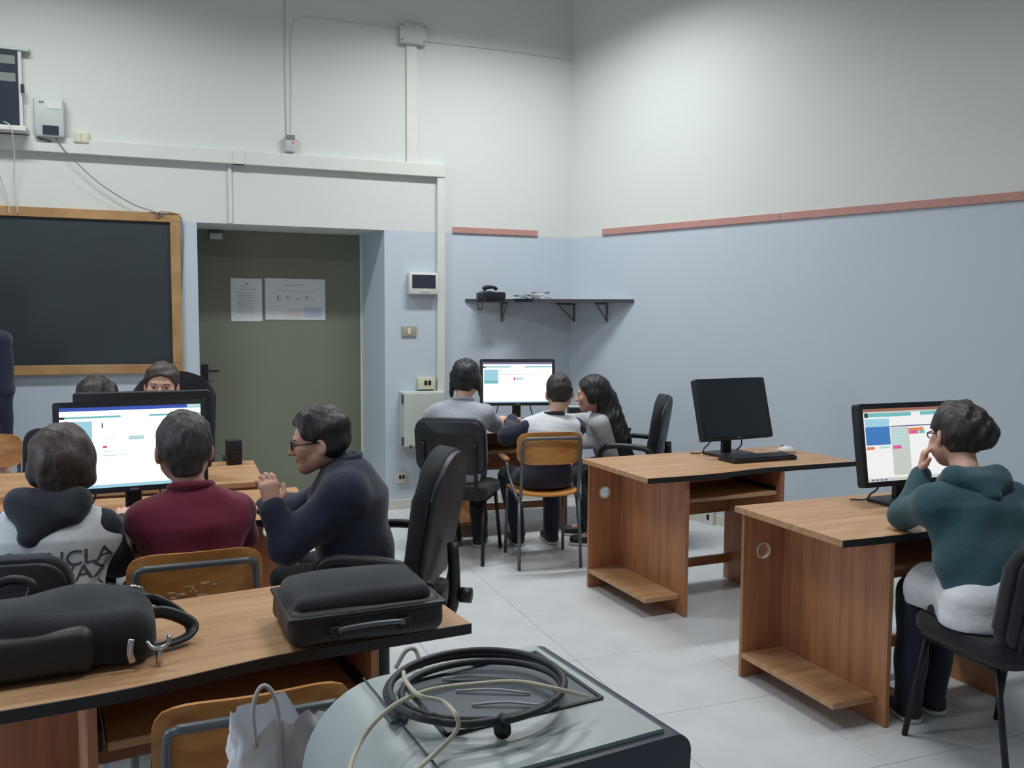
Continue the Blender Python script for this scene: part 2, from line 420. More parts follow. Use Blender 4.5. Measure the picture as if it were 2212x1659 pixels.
# terracotta paint-edge strips
a, b = gw(977, 490), gw(1160, 509)
struct('trim_1', bx2((a.x, WY-0.014, gw(977, 503).z), (b.x, WY, a.z), 0.002), M_RED)
s0 = (gr(1303, 495)-CORN).dot(WD); zt, zb = a.z, gw(977, 503).z
sj = (gr(1688, 462)-CORN).dot(WD)
for i, (u0, u1) in enumerate(((s0, sj-0.004), (sj, WLEN-0.3))):
    p = [along(u0), along(u1), along(u1, 0.014), along(u0, 0.014)]
    struct('trim_%d' % (2+i), prism(bmesh.new(), [(v.x, v.y) for v in p], zb, zt), M_RED)

# door in the recess
dy = WY+REC
door = struct('door_1', bx2((dxl-0.02, dy, 0.006), (ddr+0.01, dy+0.045, dzt), 0.003), M_DOOR)
a = gy(435, 787, dy); b = gy(443, 832, dy)
h_ = build('door_handle', bx2((a.x, dy-0.012, b.z), (a.x+0.05, dy, a.z), 0.004), M_BLK, door)
build('lever', tb([(a.x+0.025, dy-0.01, (a.z+b.z)/2+0.03), (a.x+0.025, dy-0.05, (a.z+b.z)/2+0.03), (a.x+0.13, dy-0.055, (a.z+b.z)/2+0.03)], 0.009, 8), M_BLK, h_)
build('door_closer', bx2((gy(452, 500, dy).x, dy-0.05, dzt-0.075), (gy(480, 500, dy).x, dy, dzt-0.03), 0.006), M_GPLAST, door)
build('frame_edge', bx2((ddr-0.016, dy-0.012, 0.004), (ddr+0.002, dy, dzt), 0.002), M_WPLAST, door)
# printed sheets on the door
def sheet(px0, py0, px1, py1, label, marks):
    a, b = gy(px0, py0, dy), gy(px1, py1, dy)
    t = thing('paper_notice', label, 'notice', ((a.x+b.x)/2, dy-0.001, b.z))
    w, h = b.x-a.x, a.z-b.z
    build('sheet', bx2((-w/2, -0.001, 0), (w/2, 0, h)), M_PAPER, t)
    bm_ = bmesh.new(); mats = []
    for (u0, v0, u1, v1, mt) in marks:
        if mt not in mats: mats.append(mt)
        n0 = len(bm_.faces); box(bm_, (w*((u0+u1)/2-0.5), -0.0013, h*(v0+v1)/2), (w*(u1-u0), 0.0006, h*(v1-v0))); bm_.faces.ensure_lookup_table()
        for f_ in bm_.faces[n0:]: f_.material_index = mats.index(mt)
    build('print', bm_, mats, t)
rnd = random.Random(4)
mk = [(0.46, 0.86, 0.54, 0.9, M_INK), (0.36, 0.8, 0.64, 0.81, M_INK), (0.3, 0.74, 0.82, 0.752, M_INK)]
for i in range(14): mk.append((0.2, 0.2+i*0.036, 0.2+rnd.uniform(0.5, 0.64), 0.207+i*0.036, M_INK))
sheet(498, 601, 567, 694, 'narrow white printed sheet on the olive door', mk)
mk = [(0.3, 0.84, 0.66, 0.852, M_INK), (0.64, 0.06, 0.94, 0.3, M_INKB), (0.36, 0.06, 0.62, 0.28, M_INKP), (0.18, 0.69, 0.84, 0.695, M_INK)]
for i in range(16): mk.append((0.2+i*0.04, 0.47+rnd.uniform(-0.02, 0.05), 0.222+i*0.04, 0.55+rnd.uniform(-0.02, 0.05), M_INK if i % 4 == 0 else M_INKP))
sheet(572, 601, 703, 691, 'wide white landscape sheet with a faint diagram on the olive door', mk)

# blackboard
ba, bb_ = gw(388, 462), gw(389, 805)
bzt, bzb, bxr, bxl = ba.z, bb_.z, ba.x, -2.1
bt = thing('blackboard', 'large dark blackboard in a light wooden frame on the back wall', 'blackboard', ((bxl+bxr)/2, WY, bzb))
def L(o, p): return Vector(p)-o.location
cx_ = bt.location.x; fw = 0.066; hw = (bxr-bxl)/2; hh = bzt-bzb
build('slate', bx2((-hw+0.03, -0.022, 0.03), (hw-0.03, -0.002, hh-0.03)), M_SLATE, bt)
for nm, a, b in (('frame_rail', (-hw, 0), (hw, fw)), ('frame_rail', (-hw, hh-fw), (hw, hh)), ('frame_stile', (-hw, fw), (-hw+fw, hh-fw)), ('frame_stile', (hw-fw, fw), (hw, hh-fw))):
    build(nm, bx2((a[0], -0.038, a[1]), (b[0], 0, b[1]), 0.003), M_FRAMEW, bt)

# trunking on the back wall
def wallbox(name, label, cat, px0, py0, px1, py1, depth, material, bevel=0.006, y0=WY):
    a, b = gw(px0, py0, depth), gw(px1, py1, depth)
    t = thing(name, label, cat, ((a.x+b.x)/2, y0, b.z))
    w, h = (b.x-a.x)/2, a.z-b.z
    build('body', bx2((-w, -depth, 0), (w, 0, h), bevel), material, t, smooth=True, angle=40)
    return t, w, h
tz0, tz1 = gw(600, 362).z, gw(600, 362).z+0.098
tx1 = gw(958, 390).x; tx0 = gw(942, 390).x
tr = thing('cable_trunking', 'long white cable trunking running along the wall above the door', 'trunking', (0, WY, tz0))
build('trunk_run', bx2((XL+0.005, -0.048, 0), (tx1, 0, tz1-tz0), 0.003), M_WPLAST, tr)
build('lid_joint', bx2((gw(515, 330).x-0.04, -0.052, 0.0), (gw(515, 330).x+0.04, -0.002, tz1-tz0+0.003), 0.002), M_WPLAST, tr)
zcab = gw(940, 846).z
tv = thing('cable_trunking', 'vertical white cable trunking running down to the wall cabinet', 'trunking', ((tx0+tx1)/2, WY, zcab))
build('trunk_run', bx2((-(tx1-tx0)/2, -0.04, 0), ((tx1-tx0)/2, 0, tz0-zcab), 0.003), M_WPLAST, tv)
a = gw(496, 365); z0 = gw(497, 483).z
tag(build('conduit', bx2((a.x-0.012, WY-0.016, z0), (a.x+0.012, WY, tz0), 0.003), M_WPLAST), 'thin white conduit dropping from the trunking to the door lintel', 'conduit')
jz = gw(890, 98).z
a, b = gw(877, 200), gw(900, 200)
tag(build('conduit', bx2((a.x, WY-0.02, tz1), (b.x, WY, jz), 0.003), M_WPLAST), 'flat white conduit between the junction box and the trunking', 'conduit')
t, w, h = wallbox('junction_box', 'square grey junction box high on the back wall', 'junction box', 864, 46, 921, 97, 0.06, M_GPLAST)
for sx in (-1, 1):
    for sz in (0.14, 0.86):
        build('screw', bx((sx*w*0.84, -0.0615, h*sz), (0.012, 0.004, 0.012), 0.001), M_DWIRE, t)
# devices
t, w, h = wallbox('wall_control_unit', 'pale wall box with a dark window at its bottom', 'control box', 70, 205, 140, 298, 0.09, M_GPLAST, 0.02)
build('sticker', bx2((-w*0.1, -0.0925, h*0.7), (w*0.82, -0.089, h*0.88)), M_WPLAST, t)
build('dark_window', bx2((-w*0.42, -0.0925, h*0.06), (w*0.62, -0.089, h*0.28)), M_DGLASS, t)
build('badge', bx2((-w*0.62, -0.0915, h*0.82), (-w*0.3, -0.089, h*0.87)), M_DWIRE, t)
t, w, h = wallbox('wall_outlet_box', 'small cream double outlet box on top of the trunking', 'outlet', 158, 283, 192, 310, 0.055, M_CPLAST, 0.004)
build('cover', bx2((-w*0.86, -0.059, h*0.1), (-w*0.04, -0.054, h*0.9), 0.002), M_CPLAST, t)
build('cover', bx2((w*0.04, -0.059, h*0.1), (w*0.86, -0.054, h*0.9), 0.002), M_CPLAST, t)
t, w, h = wallbox('alarm_sensor', 'small white alarm sensor with a red light hanging above the trunking', 'sensor', 617, 290, 638, 328, 0.05, M_GPLAST, 0.006)
build('dark_cap', bx2((-w*0.95, -0.0525, h*0.7), (w*0.95, -0.02, h*0.98)), M_DWIRE, t)
build('indicator_light', bx2((w*0.3, -0.0525, h*0.48), (w*0.75, -0.048, h*0.6)), emit('red_led', srgb(255, 110, 100), 0.8), t)
t, w, h = wallbox('breaker_box', 'white breaker box with a dark window on the blue wall', 'breaker box', 884, 588, 946, 636, 0.075, M_WPLAST, 0.008)
build('dark_window', bx2((-w*0.8, -0.079, h*0.28), (w*0.84, -0.073, h*0.9), 0.003), M_DGLASS, t)
build('latch', bx2((-w*0.15, -0.079, h*0.08), (w*0.35, -0.073, h*0.2), 0.002), M_GPLAST, t)
t, w, h = wallbox('light_switch', 'tan light switch plate beside the door', 'light switch', 868, 704, 900, 727, 0.012, mat('tan_plate', srgb(158, 156, 138), 0.5), 0.003)
build('rocker', bx2((-w*0.2, -0.016, h*0.25), (w*0.2, -0.011, h*0.8), 0.002), M_WPLAST, t)
t, w, h = wallbox('wall_outlet_box', 'white socket box just above the metal wall cabinet', 'outlet', 903, 816, 940, 841, 0.05, M_CPLAST, 0.004)
for u in (0.15, 0.6): build('socket', bx2((w*(u*1.0-0.25)-0.012, -0.053, h*0.35), (w*(u-0.25)+0.012, -0.049, h*0.75), 0.002), M_BLK, t)
t, w, h = wallbox('wall_outlet_box', 'tiny cream socket low on the blue wall', 'outlet', 859, 1022, 877, 1044, 0.02, M_CPLAST, 0.003)
for u in (-0.4, 0.4): build('socket', bx2((w*u-0.009, -0.023, h*0.45), (w*u+0.009, -0.019, h*0.8), 0.001), M_BLK, t)
M_CAB = mat('grey_green_steel', srgb(190, 198, 190), 0.45, var=0.03, scale=5)
a, b = gw(871, 848, 0.14), gw(962, 964, 0.14)
t = thing('wall_cabinet', 'grey steel wall cabinet under the trunking beside the door', 'cabinet', ((a.x+b.x)/2, WY, b.z)); w, h = (b.x-a.x)/2, a.z-b.z
build('body', bx2((-w, -0.125, 0), (w, 0, h), 0.004), M_CAB, t)
dr = build('door', bx2((-w*0.97, -0.14, h*0.02), (w*0.97, -0.126, h*0.98), 0.003), M_CAB, t)
for u in (0.12, 0.88): build('hinge', tb([(-w-0.004, -0.134, h*u-0.035), (-w-0.004, -0.134, h*u+0.035)], 0.011, 8), M_STEEL, dr)
build('lock', bx2((-w*0.72, -0.147, -0.005), (-w*0.6, -0.139, h*0.05)), M_STEEL, dr)
# sockets low on the right wall, seen under the middle desk
def wallr(name, label, cat, px0, py0, px1, py1, depth, material):
    a, b = gr(px0, py0), gr(px1, py1)
    t = thing(name, label, cat, ((a.x+b.x)/2, (a.y+b.y)/2, min(a.z, b.z)), WANG)
    w = (Vector((b.x-a.x, b.y-a.y))).length/2; h = abs(a.z-b.z)
    build('body', bx2((-w, -depth, 0), (w, 0, h), 0.004), material, t)
    return t, w, h
t, w, h = wallr('wall_outlet_box', 'white socket box on the wall behind the middle desk', 'outlet', 1524, 1098, 1546, 1134, 0.04, M_WPLAST)
build('socket', bx2((-w*0.2, -0.044, h*0.35), (w*0.3, -0.038, h*0.7), 0.002), M_BLK, t)
# network cabinet at the far left, cut by the photo edge
a = gw(40, 110, 0.0); b = gw(40, 280, 0.0)
t = thing('network_cabinet', 'wall cabinet with a dark glass front and shelves above the blackboard', 'cabinet', (a.x-0.3, WY, b.z)); h = a.z-b.z
build('body', bx2((-0.32, -0.05, 0), (0.32, 0, h), 0.003), M_WPLAST, t)
build('top_rail', bx2((-0.33, -0.06, h-0.01), (0.37, 0, h+0.012)), M_GPLAST, t)
g_ = build('glass_door', bx2((-0.3, -0.058, 0.012), (0.3, -0.05, h-0.014)), M_DGLASS, t)
for u in (0.8, 0.58): build('patch_panel', bx2((-0.3, -0.0595, h*u), (0.285, -0.057, h*u+0.055)), mat('patch_grey', srgb(120, 128, 124), 0.5), t)
build('ledge', bx2((-0.32, -0.16, -0.035), (0.35, 0, -0.003), 0.004), M_WPLAST, t)
build('key', bx2((0.315, -0.075, h*0.45), (0.335, -0.05, h*0.55)), M_BLK, t)

# wires on the walls
def wire(name, label, cat, pts, r, material, sub=6):
    P = [p if isinstance(p, Vector) else gw(p[0], p[1], p[2] if len(p) > 2 else 0.006) for p in pts]
    o0 = P[-1]; t = build(name, tb([p-o0 for p in P], r, 6, sub), material, None, smooth=True)
    t.location = o0; return tag(t, label, cat)
wire('wall_cable', 'thin cable running straight up from the alarm sensor', 'cable', [(614, -12), (615, 150), (618, 292)], 0.0025, M_WIRE, 0)
wire('wall_cable', 'faint cable looping from the alarm sensor to the junction box', 'cable', [(627, 288), (628, 180), (628, 70), (640, 42), (668, 36), (760, 48), (866, 62)], 0.002, M_WIRE)
wire('wall_cable', 'faint cable running from the junction box to the room corner', 'cable', [(920, 90), (1080, 108), (1236, 130)], 0.002, M_WIRE)
wire('wall_cable', 'dark cable sagging from the wall box to the blackboard frame', 'cable', [(118, 296, 0.06), (150, 336, 0.06), (215, 396, 0.05), (285, 440, 0.045), (335, 458, 0.045), (352, 464, 0.045), (336, 468, 0.05), (345, 458, 0.05), (372, 460, 0.045), (390, 470, 0.03), (395, 520, 0.012), (393, 600, 0.012), (391, 660, 0.012)], 0.0035, M_DWIRE)
wire('wall_cable', 'short dark lead dangling under the wall box', 'cable', [(80, 286, 0.05), (84, 298, 0.06), (98, 302, 0.06), (110, 306, 0.05)], 0.004, M_CABLE)
wire('wall_cable', 'white lead hanging from the cabinet ledge to the blackboard', 'cable', [(8, 262, 0.08), (24, 276, 0.17), (31, 330, 0.1), (30, 390, 0.05), (34, 430, 0.045), (39, 462, 0.042)], 0.004, M_WIRE)
wire('wall_cable', 'grey lead curving onto the blackboard frame top', 'cable', [(-10, 350, 0.1), (4, 392, 0.05), (14, 420, 0.045), (21, 466, 0.042)], 0.004, M_WIRE)

# corner shelf with brackets
sz = gw(1005, 646).z
SL = gw(1005, 646); SR = gr(1370, 648)
sh = thing('corner_shelf', 'dark edged triangular shelf fixed across the room corner', 'shelf', (CORN.x, CORN.y, sz))
A_, B_, C_ = Vector((SL.x, WY-0.001))-CORN.xy, Vector((0, -0.004)), Vector((SR.x, SR.y))-CORN.xy
C_ = C_+Vector((WN.x, WN.y))*0.002
cut = 0.05
nA = (C_-A_).normalized(); 
build('board', prism(bmesh.new(), [tuple(A_), tuple(B_), tuple(C_)], -0.022, 0.0), mat('grey_laminate', srgb(150, 158, 164), 0.5), sh)
e0, e1 = A_, C_; nn = Vector((-(e1-e0).y, (e1-e0).x)).normalized()
if nn.y > 0: nn = -nn
build('front_edge', prism(bmesh.new(), [tuple(e0), tuple(e1), tuple(e1+nn*0.004), tuple(e0+nn*0.004)], -0.024, 0.001), mat('shelf_edging', srgb(70, 66, 66), 0.5), sh)
def bracket(p, d, depth=0.2, drop=0.15):
    p = Vector(p); d = Vector(d)
    bm_ = bmesh.new()
    tube(bm_, [p+Vector((0, 0, -0.03)), p+Vector((0, 0, -0.03-drop))], 0.008, 6)
    tube(bm_, [p+Vector((0, 0, -0.032)), p+d*depth+Vector((0, 0, -0.032))], 0.008, 6)
    tube(bm_, [p+Vector((0, 0, -0.02-drop)), p+d*(depth-0.02)+Vector((0, 0, -0.034))], 0.007, 6)
    return build('bracket', bm_, M_STEEL, sh)
bracket((gw(1083, 650).x-CORN.x, -0.009, 0), (0, -1, 0), 0.15, 0.15)
for px in (1241, 1312):
    g0 = gr(px, 660)-CORN; bracket((g0.x+WN.x*0.009, g0.y+WN.y*0.009, 0), WN, 0.22 if px < 1300 else 0.15, 0.15)
# telephone on the shelf
ph0 = gy(1062, 640, WY-0.13)
t = thing('telephone', 'black desk telephone with a coiled cord on the corner shelf', 'telephone', (ph0.x, WY-0.13, sz+0.001), 0.1)
bm = prism(bmesh.new(), [(-0.10, 0.0), (0.09, 0.0), (0.09, 0.05), (0.04, 0.05), (-0.06, 0.06), (-0.1, 0.045)], -0.075, 0.08, axis='y', bevel=0.006)
build('base', bm, M_BLK, t, smooth=True, angle=40)
build('handset', tb([(-0.085, -0.03, 0.075), (-0.06, -0.03, 0.09), (-0.02, -0.03, 0.093), (0.01, -0.03, 0.09), (0.03, -0.03, 0.075)], [0.02, 0.018, 0.013, 0.013, 0.016, 0.02], 8, 0), M_BLK, t, smooth=True)
build('keypad', bx2((0.045, -0.06, 0.05), (0.085, 0.05, 0.056), 0.002), M_DWIRE, t)
co = []
e = gy(1026, 640, WY-0.16)-t.location
for i in range(90):
    u = i/89; ang = u*2*math.pi*13
    base_ = smooth_path([(-0.1, -0.07, 0.03), (-0.14, -0.075, 0.028), (-0.155, -0.083, -0.04), (-0.15, -0.083, -0.085), (-0.125, -0.083, -0.08), (-0.118, -0.083, -0.03), (-0.1, -0.08, 0.018)], 15)[min(89, int(u*89))]
    co.append(base_+Vector((0.005*math.cos(ang), 0.005*math.sin(ang), 0.003*math.sin(ang))))
build('coiled_cord', tb(co, 0.004, 5), M_BLK, t, smooth=True)
# loose papers on the shelf
rnd = random.Random(3)
pc = gy(1150, 640, WY-0.17)
for i, (dx, ddy, rz, lz) in enumerate(((-0.04, 0.0, 0.2, 0.002), (0.05, 0.03, -0.3, 0.006), (0.0, 0.02, 0.5, 0.022))):
    bm = bmesh.new(); n = 9
    gridv = [[bm.verts.new(((u/(n-1)-0.5)*0.26, (v/3-0.5)*0.18, 0.012*abs(math.sin(u*1.1+i))*(i > 0)+(0.03 if (u > 5 and i == 2) else 0)*(u-5)/3)) for u in range(n)] for v in range(4)]
    for v in range(3):
        for u in range(n-1): bm.faces.new((gridv[v][u], gridv[v][u+1], gridv[v+1][u+1], gridv[v+1][u]))
    r_ = bmesh.ops.solidify(bm, geom=bm.faces[:], thickness=0.0015)
    o = build('paper', bm, M_PAPER, None, smooth=True); o.location = (pc.x+dx, pc.y+ddy, sz+lz); o.rotation_euler = (0, 0, rz)
    tag(o, ['flat white paper at the bottom of the pile on the corner shelf', 'crumpled white paper on the corner shelf', 'curled white paper on top of the pile on the corner shelf'][i], 'paper', 'loose papers on the corner shelf')

# ceiling lamps above the frame
for i, (lx, ly) in enumerate(LAMP_POS):
    t = thing('ceiling_lamp', ['white twin tube ceiling lamp hanging over the black bags', 'white twin tube ceiling lamp hanging before the blackboard', 'white twin tube ceiling lamp hanging over the green hoodie', 'white twin tube ceiling lamp hanging near the corner shelf'][i], 'lamp', (lx, ly, 4.14), 0, 'twin tube ceiling lamps')
    build('housing', bx2((-0.65, -0.12, 0.03), (0.65, 0.12, 0.08), 0.006), M_WPLAST, t)
    for s in (-1, 1):
        build('lamp_tube', tb([(-0.6, s*0.06, 0.012), (0.6, s*0.06, 0.012)], 0.013, 8), emit('tube_glow', (0.95, 0.98, 1, 1), 4), t)
        build('hanger', tb([(s*0.45, 0, 0.08), (s*0.45, 0, CEIL-4.14)], 0.004, 6), M_GPLAST, t)

# ------------------------------------------------------------------ desks
D = 0.73
def wave(x, L_, d):
    u = x/L_
    return -(d*(0.99+0.015*math.sin(math.pi*min(1, u/0.45)) - 0.055*max(0, min(1, (u-0.25)/0.3))**1.5*(1 if u < 0.55 else 1) + 0.03*max(0, (u-0.6)/0.4)))
def make_desk(label, loc, rotz, L_=1.36, d=0.68, top=D, group=None, mirror=False):
    t = thing('computer_desk', label, 'desk', (loc[0], loc[1], 0), rotz, group)
    sx = -1 if mirror else 1
    n = 28; xs = [L_*i/n for i in range(n+1)]
    front = [(x*sx, wave(x, L_, d)) for x in xs]
    pts = [(0, 0)]+front+[(L_*sx, 0)]
    build('desk_top', prism(bmesh.new(), pts, top-0.024, top), M_WOODT, t)
    bm = bmesh.new()
    prism(bm, [(p[0], p[1]+0.001) for p in front]+[(p[0], p[1]-0.004) for p in front[::-1]], top-0.0255, top+0.0005)
    build('front_edging', bm, M_EDGE, t)
    zt = top-0.0245
    # back panel of the tower bay with a cable hole
    x0, x1 = 0.03*sx, 0.235*sx
    bm = bmesh.new(); hc = (0.13*sx, zt-0.17); hr = 0.034
    rect = [(x0, 0.0), (x1, 0.0), (x1, zt), (x0, zt)]
    ov = [bm.verts.new((p[0], -0.03, p[1])) for p in rect]; oe = [bm.edges.new((ov[i], ov[(i+1) % 4])) for i in range(4)]
    cv = [bm.verts.new((hc[0]+hr*math.cos(2*math.pi*k/20), -0.03, hc[1]+hr*math.sin(2*math.pi*k/20))) for k in range(20)]
    ce = [bm.edges.new((cv[i], cv[(i+1) % 20])) for i in range(20)]
    bmesh.ops.triangle_fill(bm, use_beauty=True, edges=oe+ce)
    r_ = bmesh.ops.extrude_face_region(bm, geom=bm.faces[:]); bmesh.ops.translate(bm, vec=(0, 0.018, 0), verts=[v for v in r_['geom'] if isinstance(v, bmesh.types.BMVert)])
    pA = build('bay_back_panel', bm, M_WOODV, t)
    ring = bmesh.new(); tube(ring, [(hc[0]+(hr-0.001)*math.cos(2*math.pi*k/20), -0.032, hc[1]+(hr-0.001)*math.sin(2*math.pi*k/20)) for k in range(20)], 0.004, 6, 0, True)
    build('cable_grommet', ring, M_GPLAST, pA)
    build('side_panel', bx2((0.235*sx, -d+0.015, 0), (0.255*sx, -0.012, zt), 0.001), M_WOODV, t)
    build('bay_shelf', bx2((0.03*sx, -d+0.06, 0.085), (0.234*sx, -0.031, 0.107), 0.001), M_WOODT, t)
    xc = 0.86
    build('side_panel', bx2((xc*sx, -d+0.04, 0), ((xc+0.02)*sx, -0.16, zt), 0.001), M_WOODV, t)
    build('modesty_panel', bx2((0.256*sx, -0.19, 0.40), ((xc-0.001)*sx, -0.172, zt), 0.001), M_WOOD, t)
    build('foot_rail', bx2((0.256*sx, -0.2, 0.10), ((xc-0.001)*sx, -0.18, 0.15), 0.001), M_WOOD, t)
    tr_ = build('keyboard_tray', bx2((0.275*sx, -d+0.055, zt-0.128), ((xc-0.018)*sx, -0.24, zt-0.108), 0.002), M_WOODT, t)
    for s in (0.262*sx, (xc-0.011)*sx): build('tray_runner', bx2((s-0.006, -d+0.08, zt-0.135), (s+0.006, -0.24, zt-0.09)), M_STEELB, tr_)
    return t
R4 = math.radians(3.0)
d1 = gz(1258, 991, D); make_desk('empty wooden computer desk with a dark monitor by the right wall', d1, R4)
d2 = gz(1587, 1093, D); make_desk('wooden computer desk used by the person in the green hoodie', d2, math.radians(1.5), d=0.63)
# desk in the corner
cdx, cdy = 1.72, 6.28
make_desk('wooden computer desk under the corner shelf', (cdx, cdy), math.radians(-3), d=0.62)
# foreground desk with the bags
fd = gz(1025, 1352, D)
FDX0, FDR = fd.x, math.radians(8)
fdl = 1.12
make_desk('wooden desk carrying the black bags', (fd.x-0.57*math.sin(FDR)-fdl*math.cos(FDR), fd.y+0.565-fdl*math.sin(FDR)), FDR, fdl, 0.57)
# desk pair at the left
NZ = 0.70
nd = gz(640, 1052, NZ); fdsk = gz(535, 996, D)
make_desk('wooden desk in front of the blackboard shared by three seated pupils', (nd.x, nd.y), 0.0, 1.36, 0.66, NZ, mirror=True)
make_desk('wooden desk with its back to the lit screen, nearest the blackboard', (fdsk.x+0.03, fdsk.y-0.655), math.radians(180), 1.36, 0.68, D)

# ------------------------------------------------------------------ monitors and small equipment
SCR = dict(white=emit('screen_white', (0.93, 0.97, 1, 1), 1.6), soft=emit('screen_soft', (0.95, 0.96, 0.95, 1), 0.95), grey=emit('screen_grey', srgb(206, 212, 204), 0.95),
           blue=emit('screen_blue', srgb(70, 130, 200), 0.9), sky=emit('screen_sky', srgb(165, 215, 235), 0.95), teal=emit('screen_teal', srgb(120, 200, 200), 0.9), pale=emit('screen_pale', srgb(190, 228, 224), 0.95),
           title=emit('screen_title', srgb(60, 90, 190), 0.9), orange=emit('screen_orange', srgb(235, 140, 90), 0.9), pink=emit('screen_pink', srgb(232, 100, 160), 0.9), brown=emit('screen_brown', srgb(170, 110, 90), 0.8),
           violet=emit('screen_violet', srgb(130, 120, 170), 0.8), dark=emit('screen_dark', srgb(50, 60, 70), 0.6), line=emit('screen_line', srgb(196, 212, 214), 1.0))
def monitor(label, c, w, h, yaw, tilt, screen, base_z, cables=True, group=None, neck=0.0):
    # c: centre of the panel; yaw 0 looks to -Y
    t = thing('monitor', label, 'monitor', (c.x, c.y, base_z), yaw, group)
    zc = c.z-base_z; Rt = Matrix.Rotation(-tilt, 3, 'X')
    def T(bm): bmesh.ops.transform(bm, matrix=Matrix.Translation((0, 0, zc)) @ Rt.to_4x4(), verts=bm.verts[:]); return bm
    bz = 0.022
    bm = prism(bmesh.new(), rrect(w, h, 0.01), -0.012, 0.028, axis='y', bevel=0.003)
    bk = bmesh.new(); box(bm, (0, 0.036, 0), (w*0.6, 0.03, h*0.6), 0.012)
    build('case', T(bm), M_BLKM, t, smooth=True, angle=35)
    if screen is None:
        build('screen', T(bx((0, -0.0115, 0), (w-2*bz, 0.002, h-2*bz))), M_SCROFF, t)
    else:
        base_m, rects = screen
        bm = bmesh.new(); mats = [SCR[base_m]]; box(bm, (0, -0.0115, 0), (w-2*bz, 0.002, h-2*bz))
        W_, H_ = w-2*bz, h-2*bz
        for k, (u0, v0, u1, v1, mm) in enumerate(rects):
            if SCR[mm] not in mats: mats.append(SCR[mm])
            n0 = len(bm.faces); box(bm, (W_*((u0+u1)/2-0.5), -0.0126-0.00004*k, H_*(0.5-(v0+v1)/2)), (W_*(u1-u0), 0.0006, H_*(v1-v0))); bm.faces.ensure_lookup_table()
            for f_ in bm.faces[n0:]: f_.material_index = mats.index(SCR[mm])
        build('screen', T(bm), mats, t)
    build('logo', T(bx((0, -0.0125, -h/2+bz/2), (0.03, 0.001, 0.006))), M_DWIRE, t)
    bm = bmesh.new(); box(bm, (0, 0.055, zc/2+0.01), (0.062, 0.03, zc+0.0), 0.008)
    build('stand_neck', bm, M_BLK, t)
    build('stand_base', prism(bmesh.new(), rrect(0.26, 0.19, 0.03, cy=0.03), 0.001, 0.014, bevel=0.003), M_BLK, t, smooth=True, angle=35)
    if cables:
        zb = zc-h/2*math.cos(tilt); 
        for s, e in ((-0.14, -0.19), (0.1, 0.17)):
            build('cable', tb([(s, 0.03, zb+0.03), (s, 0.035, zb-0.02), (s+(e-s)*0.3, 0.06, (zb)*0.45), (s+(e-s)*0.2, 0.09, 0.012), (e, 0.14, 0.006)], 0.004, 6, 5), M_CABLE, t, smooth=True)
    return t
ui_lit = [(0, 0, 1, 0.045, 'title'), (0.9, 0.0, 1, 0.04, 'pale'), (0, 0.11, 0.42, 0.135, 'teal'), (0.62, 0.11, 1, 0.135, 'teal'), (0.0, 0.11, 0.035, 0.14, 'dark'), (0.285, 0.2, 0.297, 0.26, 'violet'),
          (0.02, 0.17, 0.22, 0.5, 'sky'), (0.29, 0.36, 0.42, 0.366, 'line'), (0.29, 0.4, 0.42, 0.406, 'line'), (0.47, 0.37, 0.58, 0.42, 'pale'), (0.29, 0.48, 0.32, 0.51, 'pink'), (0.29, 0.55, 0.37, 0.556, 'teal'), (0.29, 0.6, 0.45, 0.607, 'teal'), (0, 0.96, 1, 1, 'sky')]
ui_corner = [(0, 0, 1, 0.05, 'violet'), (0, 0.1, 0.4, 0.13, 'teal'), (0.6, 0.1, 1, 0.13, 'teal'), (0, 0.1, 0.035, 0.14, 'dark'), (0.01, 0.18, 0.22, 0.53, 'sky'), (0.01, 0.45, 0.21, 0.53, 'teal'), (0.24, 0.18, 0.25, 0.24, 'violet'),
             (0.24, 0.29, 0.96, 0.3, 'violet'), (0.24, 0.37, 0.38, 0.378, 'line'), (0.24, 0.43, 0.38, 0.438, 'line'), (0.44, 0.36, 0.465, 0.45, 'pink'), (0.47, 0.38, 0.58, 0.44, 'pale'), (0.24, 0.54, 0.34, 0.548, 'teal'), (0.24, 0.6, 0.4, 0.608, 'line'), (0, 0.965, 1, 1, 'sky')]
ui_pgm = [(0, 0, 1, 0.04, 'brown'), (0.0, 0.04, 1, 0.065, 'grey'), (0.02, 0.065, 0.5, 0.115, 'teal'), (0.6, 0.06, 1, 0.11, 'teal'), (0.01, 0.06, 0.045, 0.12, 'dark'), (0.01, 0.14, 0.26, 0.5, 'blue'), (0.01, 0.14, 0.26, 0.25, 'sky'),
          (0.01, 0.52, 0.09, 0.56, 'orange'), (0.14, 0.52, 0.25, 0.55, 'pale'), (0.28, 0.14, 1, 0.22, 'soft'), (0.27, 0.245, 1, 0.262, 'violet'), (0.27, 0.27, 0.46, 0.93, 'grey')]
for k in range(6): ui_pgm.append((0.28, 0.29+k*0.045, 0.43, 0.32+k*0.045, 'pale'))
ui_pgm += [(0.28, 0.52, 0.37, 0.565, 'pink'), (0.46, 0.285, 0.62, 0.325, 'orange'), (0.46, 0.325, 0.56, 0.37, 'pink'), (0.57, 0.325, 0.63, 0.37, 'teal'), (0.0, 0.955, 1, 1, 'grey')]
for k in range(4): ui_pgm.append((0.03+k*0.045, 0.965, 0.06+k*0.045, 0.99, 'violet'))
def mon_px(px, Y, w, h, **kw):
    c = gy(px[0], px[1], Y); return c
c1 = gy(1584, 883, 4.26); monitor('black monitor switched off on the empty middle desk', c1, 0.515, 0.355, math.radians(7), math.radians(15), None, D)
c2 = gy(1968, 957, 2.86); monitor('black monitor showing a coloured coding page in front of the green hoodie', c2, 0.56, 0.345, math.radians(1), math.radians(9), ('soft', ui_pgm), D)
